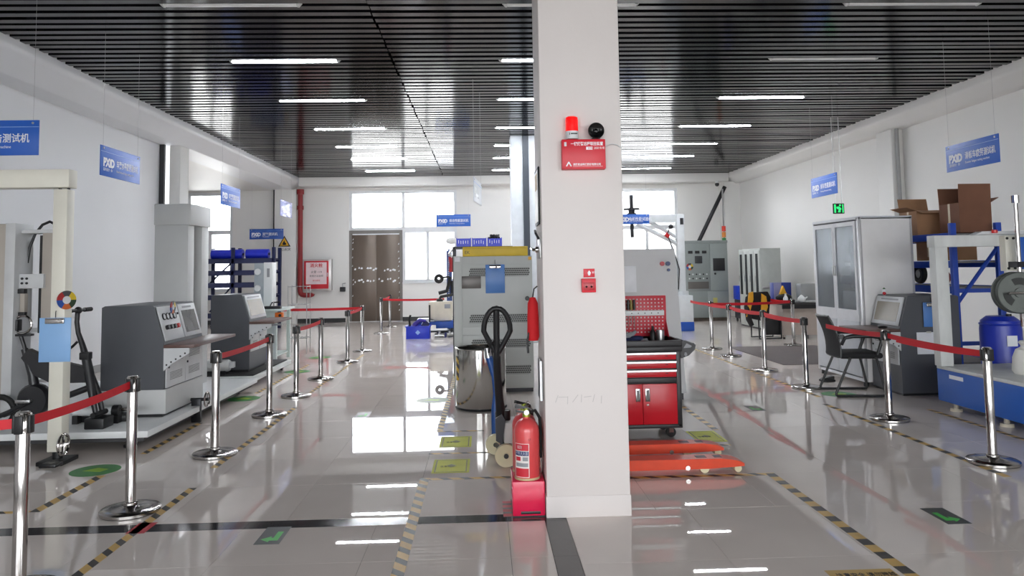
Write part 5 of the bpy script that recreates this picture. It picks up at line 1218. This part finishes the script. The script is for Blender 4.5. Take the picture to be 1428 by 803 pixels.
t = thing('floor_pedal', 'small black foot pedal before the white cabinet', 'pedal', (4.62, 10.15, 0)); obj('base', B(-.09, -.06, 0, .09, .06, .03, .008), BLACK, t); obj('treadle', MB().prism([(-.08, .03), (.08, .03), (.08, .075), (-.06, .045)], 'xz', -.045, .045), BLACK, t)
t = thing('exit_sign', 'green running-man exit sign hung above the white cabinet', 'exit sign', (6.93, 14.4, 2.55))
obj('case', B(-.11, -.015, 0, .11, .015, .2, .004), BLACK, t); EXG = mat('exit_green', (40, 200, 100), .4, emit=(40, 220, 110), estr=.8)
obj('pictogram', MB().prism([(-.02, .03), (.0, .08), (-.04, .1), (-.05, .13), (.0, .14), (.03, .12), (.05, .09), (.03, .07), (.03, .03), (.015, .03)], 'xz', -.018, -.015).cyl((.025, -.015, .165), (.025, -.018, .165), .018, n=12).box(-.09, -.018, .02, -.06, -.015, .18).box(.07, -.018, .02, .09, -.015, .18), EXG, t)
for x in (-.07, .07): obj('hanger', MB().cyl((x, 0, .2), (x, 0, 1.9), .006, n=6), BRUSHED, t)

# ================================================================== MESH CHAIR
t = thing('mesh_chair', 'black mesh-back cantilever chair facing the grey console', 'chair', (4.52, 9.2, 0), -.12)
MESHF = mat('black_mesh_fabric', (34, 34, 37), .75, bump=.4, bscale=220); FR = mat('chair_frame_black', (24, 24, 26), .35)
obj('seat', MB().box(-.22, -.24, .42, .25, .24, .485, .028), mat('black_seat_fabric', (26, 26, 28), .8, bump=.2, bscale=200), t)
vs = []; fs = []; nu, nv = 8, 10
for j in range(nv+1):
    z = .44+.46*j/nv; x = -.21-.02*math.sin(j/nv*PI)*-1-.11*(j/nv)**1.5; w = .235-.03*(j/nv)
    for i in range(nu+1):
        s = -1+2*i/nu; vs.append((x-.035*(1-s*s), s*w, z))
nn = len(vs); vs += [(a-.012, b, c) for a, b, c in vs]
for j in range(nv):
    for i in range(nu):
        k = j*(nu+1)+i; fs += [(k, k+1, k+nu+2, k+nu+1), (nn+k, nn+k+nu+1, nn+k+nu+2, nn+k+1)]
edge = [i for i in range(nu+1)] + [j*(nu+1)+nu for j in range(1, nv+1)] + [nv*(nu+1)+i for i in range(nu-1, -1, -1)] + [j*(nu+1) for j in range(nv-1, 0, -1)]
for a, b in zip(edge, edge[1:]+edge[:1]): fs.append((a, b, nn+b, nn+a))
m_ = MB(); m_.v = vs; m_.f = fs
bk = obj('backrest', m_, MESHF, t)
obj('back_frame', MB().tube([vs[i] for i in edge], .013, 8, closed=True), FR, bk)
for s in (-1, 1):
    y = s*.265
    obj('armrest', MB().tube([(-.2, s*.245, .58), (-.17, y, .66), (-.08, y, .68), (.12, y, .68), (.2, y, .665), (.225, y, .62), (.2, y, .55), (.17, y, .47)], [.018, .022, .024, .024, .024, .022, .018, .016], 10), FR, t)
    obj('leg', MB().tube([(-.12, y, .43), (-.2, y, .25), (-.285, y, .05), (-.29, y, .025), (-.27, y, .014), (.2, y, .014), (.23, y, .018), (.24, y, .04), (.2, y, .25), (.16, y, .43)], .014, 10), FR, t)
obj('cross_bar', MB().cyl((-.12, -.265, .425), (-.12, .265, .425), .013).cyl((.16, -.265, .425), (.16, .265, .425), .013), FR, t)
obj('lumbar_knob', MB().cyl((-.2, -.27, .67), (-.2, -.22, .67), .03), FR, t)
t.scale = (1.08, 1.08, 1.06)

# ---- right console
console('grey control console with tan screen behind the mesh chair', (4.97, 8.92, 0), PI, 0.68, .74, False, SCREEN_TAN, .42, .68, mirror=-1, zb=-.08, plinth=DARKGREY)
t = thing('figurine_tag', 'small red and white tag on top of the console screen', 'tag', (5.02, 9.32, 1.16)); obj('tag', MB().ball((0, 0, .06), .035, 12, 8, (.6, 1, 1.3)), WHITEP, t); obj('dot', MB().ball((-.012, -.022, .045), .022, 10, 6), RED, t); obj('cap', MB().lathe([(0, .12), (.02, .1), (0, .095)], n=10), mat('tag_green', (60, 110, 60), .5), t)
clipboard('deep blue clipboard hanging on the cheek of right console', (5.36, 8.905, .815), 0, .2, .29, CLIPBLUE2)
t = thing('paper_sheet', 'white paper sheet taped on the cheek of right console', 'paper', (5.32, 8.915, .49)); obj('sheet', B(-.15, -.003, 0, .13, 0, .26), WHITEP, t); obj('tape', B(-.03, -.0045, .25, .03, -.003, .27), mat('clear_tape', (200, 200, 190), .3), t)
t = thing('keyboard_mouse', 'black mouse lying on the brown console desk', 'mouse', (4.86, 9.1, .793)); obj('shell', MB().ball((0, 0, .012), .05, 14, 8, (1.2, .7, .4)), BLACK, t); obj('cable', MB().tube([(.05, 0, .01), (.07, .05, .005), (.08, .1, .005)], .003, 6), BLACK, t)

# ================================================================== BLUE RACK WITH CARTONS
RB = mat('rack_blue', (34, 74, 178), .38, var=.04)
t = thing('pallet_rack', 'blue steel pallet rack holding cardboard boxes behind the console', 'rack', (5.86, 9.2, 0))
for x in (0, .58):
    for y in (0, 2.2): obj('upright', MB().box(x-.035, y-.03, 0, x+.035, y+.03, 2.07, .004), RB, t)
for y in (0, 2.2):
    obj('end_brace', MB().box(-.0, y-.012, 1.2, .58, y+.012, 1.25), RB, t); obj('end_brace', MB().box(0, y-.012, .55, .58, y+.012, .6), RB, t)
    obj('end_brace', MB().tube([(.0, y, 1.05), (.56, y, 1.75)], .025, 8), RB, t)
for z in (.35, 1.28, 1.60, 1.95):
    s = obj('shelf', B(0, .03, z-.03, .58, 2.17, z-.01), mat('shelf_board', (120, 118, 118), .6), t)
    obj('beam', MB().box(-.03, .03, z-.09, .02, 2.17, z, .004), RB, s); obj('beam', MB().box(.56, .03, z-.09, .61, 2.17, z, .004), RB, s)
CARD = mat('cardboard', (164, 124, 92), .8, var=.08, scale=5); CARDD = mat('cardboard_brown', (124, 84, 64), .8, var=.08, scale=5)
def carton(label, x, y, z, w, d, h, flaps, m=CARD):
    t = thing('cardboard_box', label, 'cardboard box', (x, y, z), 0, 'cardboard boxes on the blue rack'); k = .006
    obj('side', B(0, 0, 0, w, k, h), m, t); obj('side', B(0, d-k, 0, w, d, h), m, t); obj('side', B(0, k, 0, k, d-k, h), m, t); obj('side', B(w-k, k, 0, w, d-k, h), m, t); obj('bottom', B(k, k, 0, w-k, d-k, k), m, t)
    for which, ang, ln in flaps:
        a = math.radians(ang)
        if which == 'far': obj('flap', B(0, d-k, h, w, d, h+ln, xf=rotx(-a, (0, d, h))), m, t)
        if which == 'near': obj('flap', B(0, 0, h, w, k, h+ln, xf=rotx(a, (0, 0, h))), m, t)
        if which == 'left': obj('flap', B(0, 0, h, k, d, h+ln, xf=roty(-a, (0, 0, h))), m, t)
        if which == 'right': obj('flap', B(w-k, 0, h, w, d, h+ln, xf=roty(a, (w, 0, h))), m, t)
    obj('tape', B(-.0015, d*.45, h*.2, 0, d*.55, h), mat('parcel_tape', (206, 186, 150), .3), t)
    return t
carton('open cardboard box on the rack top with wide back flap up', 5.90, 10.02, 1.955, .42, .42, .33, (('far', 12, .2), ('near', 105, .16), ('left', 70, .14)))
carton('tall cardboard box on the rack top with brown flap raised', 6.05, 9.33, 1.955, .42, .42, .38, (('near', 2, .24), ('far', 4, .22), ('right', 60, .12)), CARDD)
carton('cardboard box on the shelf below the rack top', 5.95, 9.6, 1.605, .48, .55, .24, (('left', 80, .1),))
t = thing('black_tyre', 'black round tyre lying on the lower rack shelf', 'tyre', (6.1, 10.35, 1.285)); obj('tread', MB().torus((0, 0, .14), 'x', .1, .04, 24, 10), RUBBER, t); obj('hub', MB().cyl((-.03, 0, .14), (.03, 0, .14), .06), DARKSTEEL, t)  # this object is a rubber tyre with its hub
t = thing('red_lamp_part', 'dark red part on the lower rack shelf', 'machine part', (6.0, 9.65, 1.285)); obj('body', MB().ball((0, 0, .1), .1, 14, 8, (.8, 1, 1)), mat('maroon_plastic', (130, 28, 44), .35), t); obj('cap', MB().cyl((0, 0, .18), (0, 0, .24), .03), BLACK, t)

# ================================================================== BLUE BASE PORTAL MACHINE
BB = mat('machine_blue', (20, 88, 178), .36, var=.03); AGED = mat('aged_white_paint', (206, 208, 206), .5, var=.1, scale=9, stretch=(1, 1, .4))
t = thing('portal_test_machine', 'blue based test machine with white portal at the right photo edge', 'test machine', (4.9, 6.2, 0))
obj('base', B(0, 0, .10, 1.5, 1.9, .44, .01), BB, t); obj('table', B(.0, .0, .44, 1.5, 1.9, .475, .004), AGED, t)
for x in (.12, 1.38):
    for y in (.1, 1.0, 1.78): obj('foot', MB().cyl((x, y, 0), (x, y, .03), .06).cyl((x, y, .03), (x, y, .1), .025), mat('cream_foot', (206, 196, 176), .5), t)
obj('label', B(-.003, 1.45, .36, .0, 1.68, .40), WHITEP, t)
obj('post', B(-.03, 1.76, .475, .11, 1.88, 1.87, .006), AGED, t); obj('post', B(1.33, 1.76, .475, 1.48, 1.88, 1.87, .006), AGED, t); obj('beam', B(-.04, 1.75, 1.75, 1.49, 1.89, 1.875, .006), AGED, t)
obj('carriage_plate', MB().box(.68, 1.66, 1.48, .95, 1.76, 1.86, .006), OFFWHITE, t); obj('blue_cover', B(.80, 1.60, 1.5, .96, 1.66, 1.84, .006), BB, t)
bl = MB()
for x in (.70, .77):
    for z in (1.51, 1.83): bl.cyl((x, 1.65, z), (x, 1.66, z), .014, n=8)
obj('bolt', bl, BLACK, t)
obj('lever_plate', MB().prism([(.4, 1.878), (.48, 1.91), (.95, 1.915), (.95, 1.878)], 'xz', 1.72, 1.84), PANELW, t); obj('red_knob', MB().cyl((.6, 1.7, 1.89), (.6, 1.7, 1.925), .03), mat('red_plastic', (200, 24, 26), .3), t)
obj('rod', MB().cyl((.74, 1.55, .9), (.74, 1.55, 2.27), .022, n=14).cyl((.74, 1.55, 2.2), (.74, 1.55, 2.28), .036, n=8), CHROME, t)
obj('rod_collar', MB().cyl((.74, 1.55, 1.36), (.74, 1.55, 1.43), .04, n=14), DARKSTEEL, t)
obj('rod_bracket', MB().box(.70, 1.52, 1.52, .78, 1.66, 1.58), DARKSTEEL, t)
IRON = mat('grey_iron', (84, 88, 84), .45, .4, var=.1)
for k, y in enumerate((1.40, 1.47)):
    w = thing('weight_plate', ('front' if k == 0 else 'rear') + ' grey iron weight plate on the test machine rod', 'weight plate', (5.51, 6.2+y, 1.26), -.25, 'iron weight plates')
    obj('rim', MB().lathe([(.165, -.028), (.205, -.028), (.215, -.02), (.215, .02), (.205, .028), (.165, .028)], axis='y', n=40, ring=True), IRON, w)
    obj('disc', MB().lathe([(.03, -.014), (.17, -.014), (.17, .014), (.03, .014)], axis='y', n=40, ring=True), IRON, w)
    obj('hub', MB().lathe([(.012, -.03), (.05, -.03), (.05, .03), (.012, .03)], axis='y', n=20, ring=True), IRON, w)
    for q in range(3):
        a = math.radians(90+q*120); pts = []
        for j in range(7): b = a+math.radians(-28+j*56/6); pts.append((.155*math.cos(b), .155*math.sin(b)))
        for j in range(6, -1, -1): b = a+math.radians(-28+j*56/6); pts.append((.085*math.cos(b), .085*math.sin(b)))
        obj('grip_shade_inset', MB().prism(pts, 'xz', -.0165, -.0145), mat('grip_shadow', (40, 42, 40), .6), w)  # flat dark sectors, shade of the grip openings put into colour
t = thing('weight_bar', 'chrome bar carrying the grey weight plates', 'bar', (5.51, 7.62, 1.26)); obj('bar', MB().tube([(.03, -.16, 0), (.0, .0, 0), (.0, .1, 0), (.13, .13, 0)], .0115, 12), CHROME, t); obj('pin', MB().cyl((-.16, -.1, 0), (.02, -.1, 0), .012, n=10), CHROME, t); obj('collar', MB().cyl((.13, .13, -.03), (.13, .13, .03), .036, n=14), BLACK, t)
t = thing('blue_barrel', 'blue plastic barrel behind the blue machine base', 'barrel', (6.0, 8.62, 0))
BP = mat('barrel_blue', (24, 48, 168), .35)
obj('shell', MB().lathe([(0, 0), (.2, 0), (.215, .02), (.215, .3), (.222, .32), (.215, .34), (.215, .8), (.2, .9), (.14, .95), (0, .95)], n=32), BP, t); obj('rim', MB().torus((0, 0, .86), 'z', .208, .012, 32, 6), BP, t); obj('bung', MB().cyl((.08, -.04, .95), (.08, -.04, .975), .03), BLACK, t); obj('label', B(-.08, -.219, .62, .04, -.213, .74), WHITEP, t)
t = thing('white_sack', 'white printed plastic sack standing on the blue machine table', 'sack', (5.34, 7.3, .476))
obj('sack', MB().lathe([(0, 0), (.12, .0), (.14, .03), (.13, .16), (.1, .24), (.05, .27), (.075, .31), (.06, .325), (0, .31)], n=18), mat('sack_white', (218, 216, 210), .5, bump=.6, bscale=14), t); lettering(t, '99', .09, (-.04, -.138, .1), BLACK); obj('tie', MB().torus((0, 0, .27), 'z', .052, .006, 16, 5), PANELW, t)
t = thing('cast_block', 'flat grey cast block on the blue machine table', 'block', (5.72, 6.95, .476)); obj('block', B(-.22, -.16, 0, .25, .14, .05, .01), IRON, t); obj('slot', B(-.15, -.02, .05, .2, .0, .054), DARKSTEEL, t)

t = thing('security_camera', 'small dark dome camera near the top of diagonal brace', 'camera', (7.3, 23.1, 4.03))
obj('mount', MB().cyl((0, 0, .08), (0, 0, .16), .05), WHITE_EN, t); obj('dome', MB().ball((0, 0, .06), .065, 16, 10), BLACK, t)
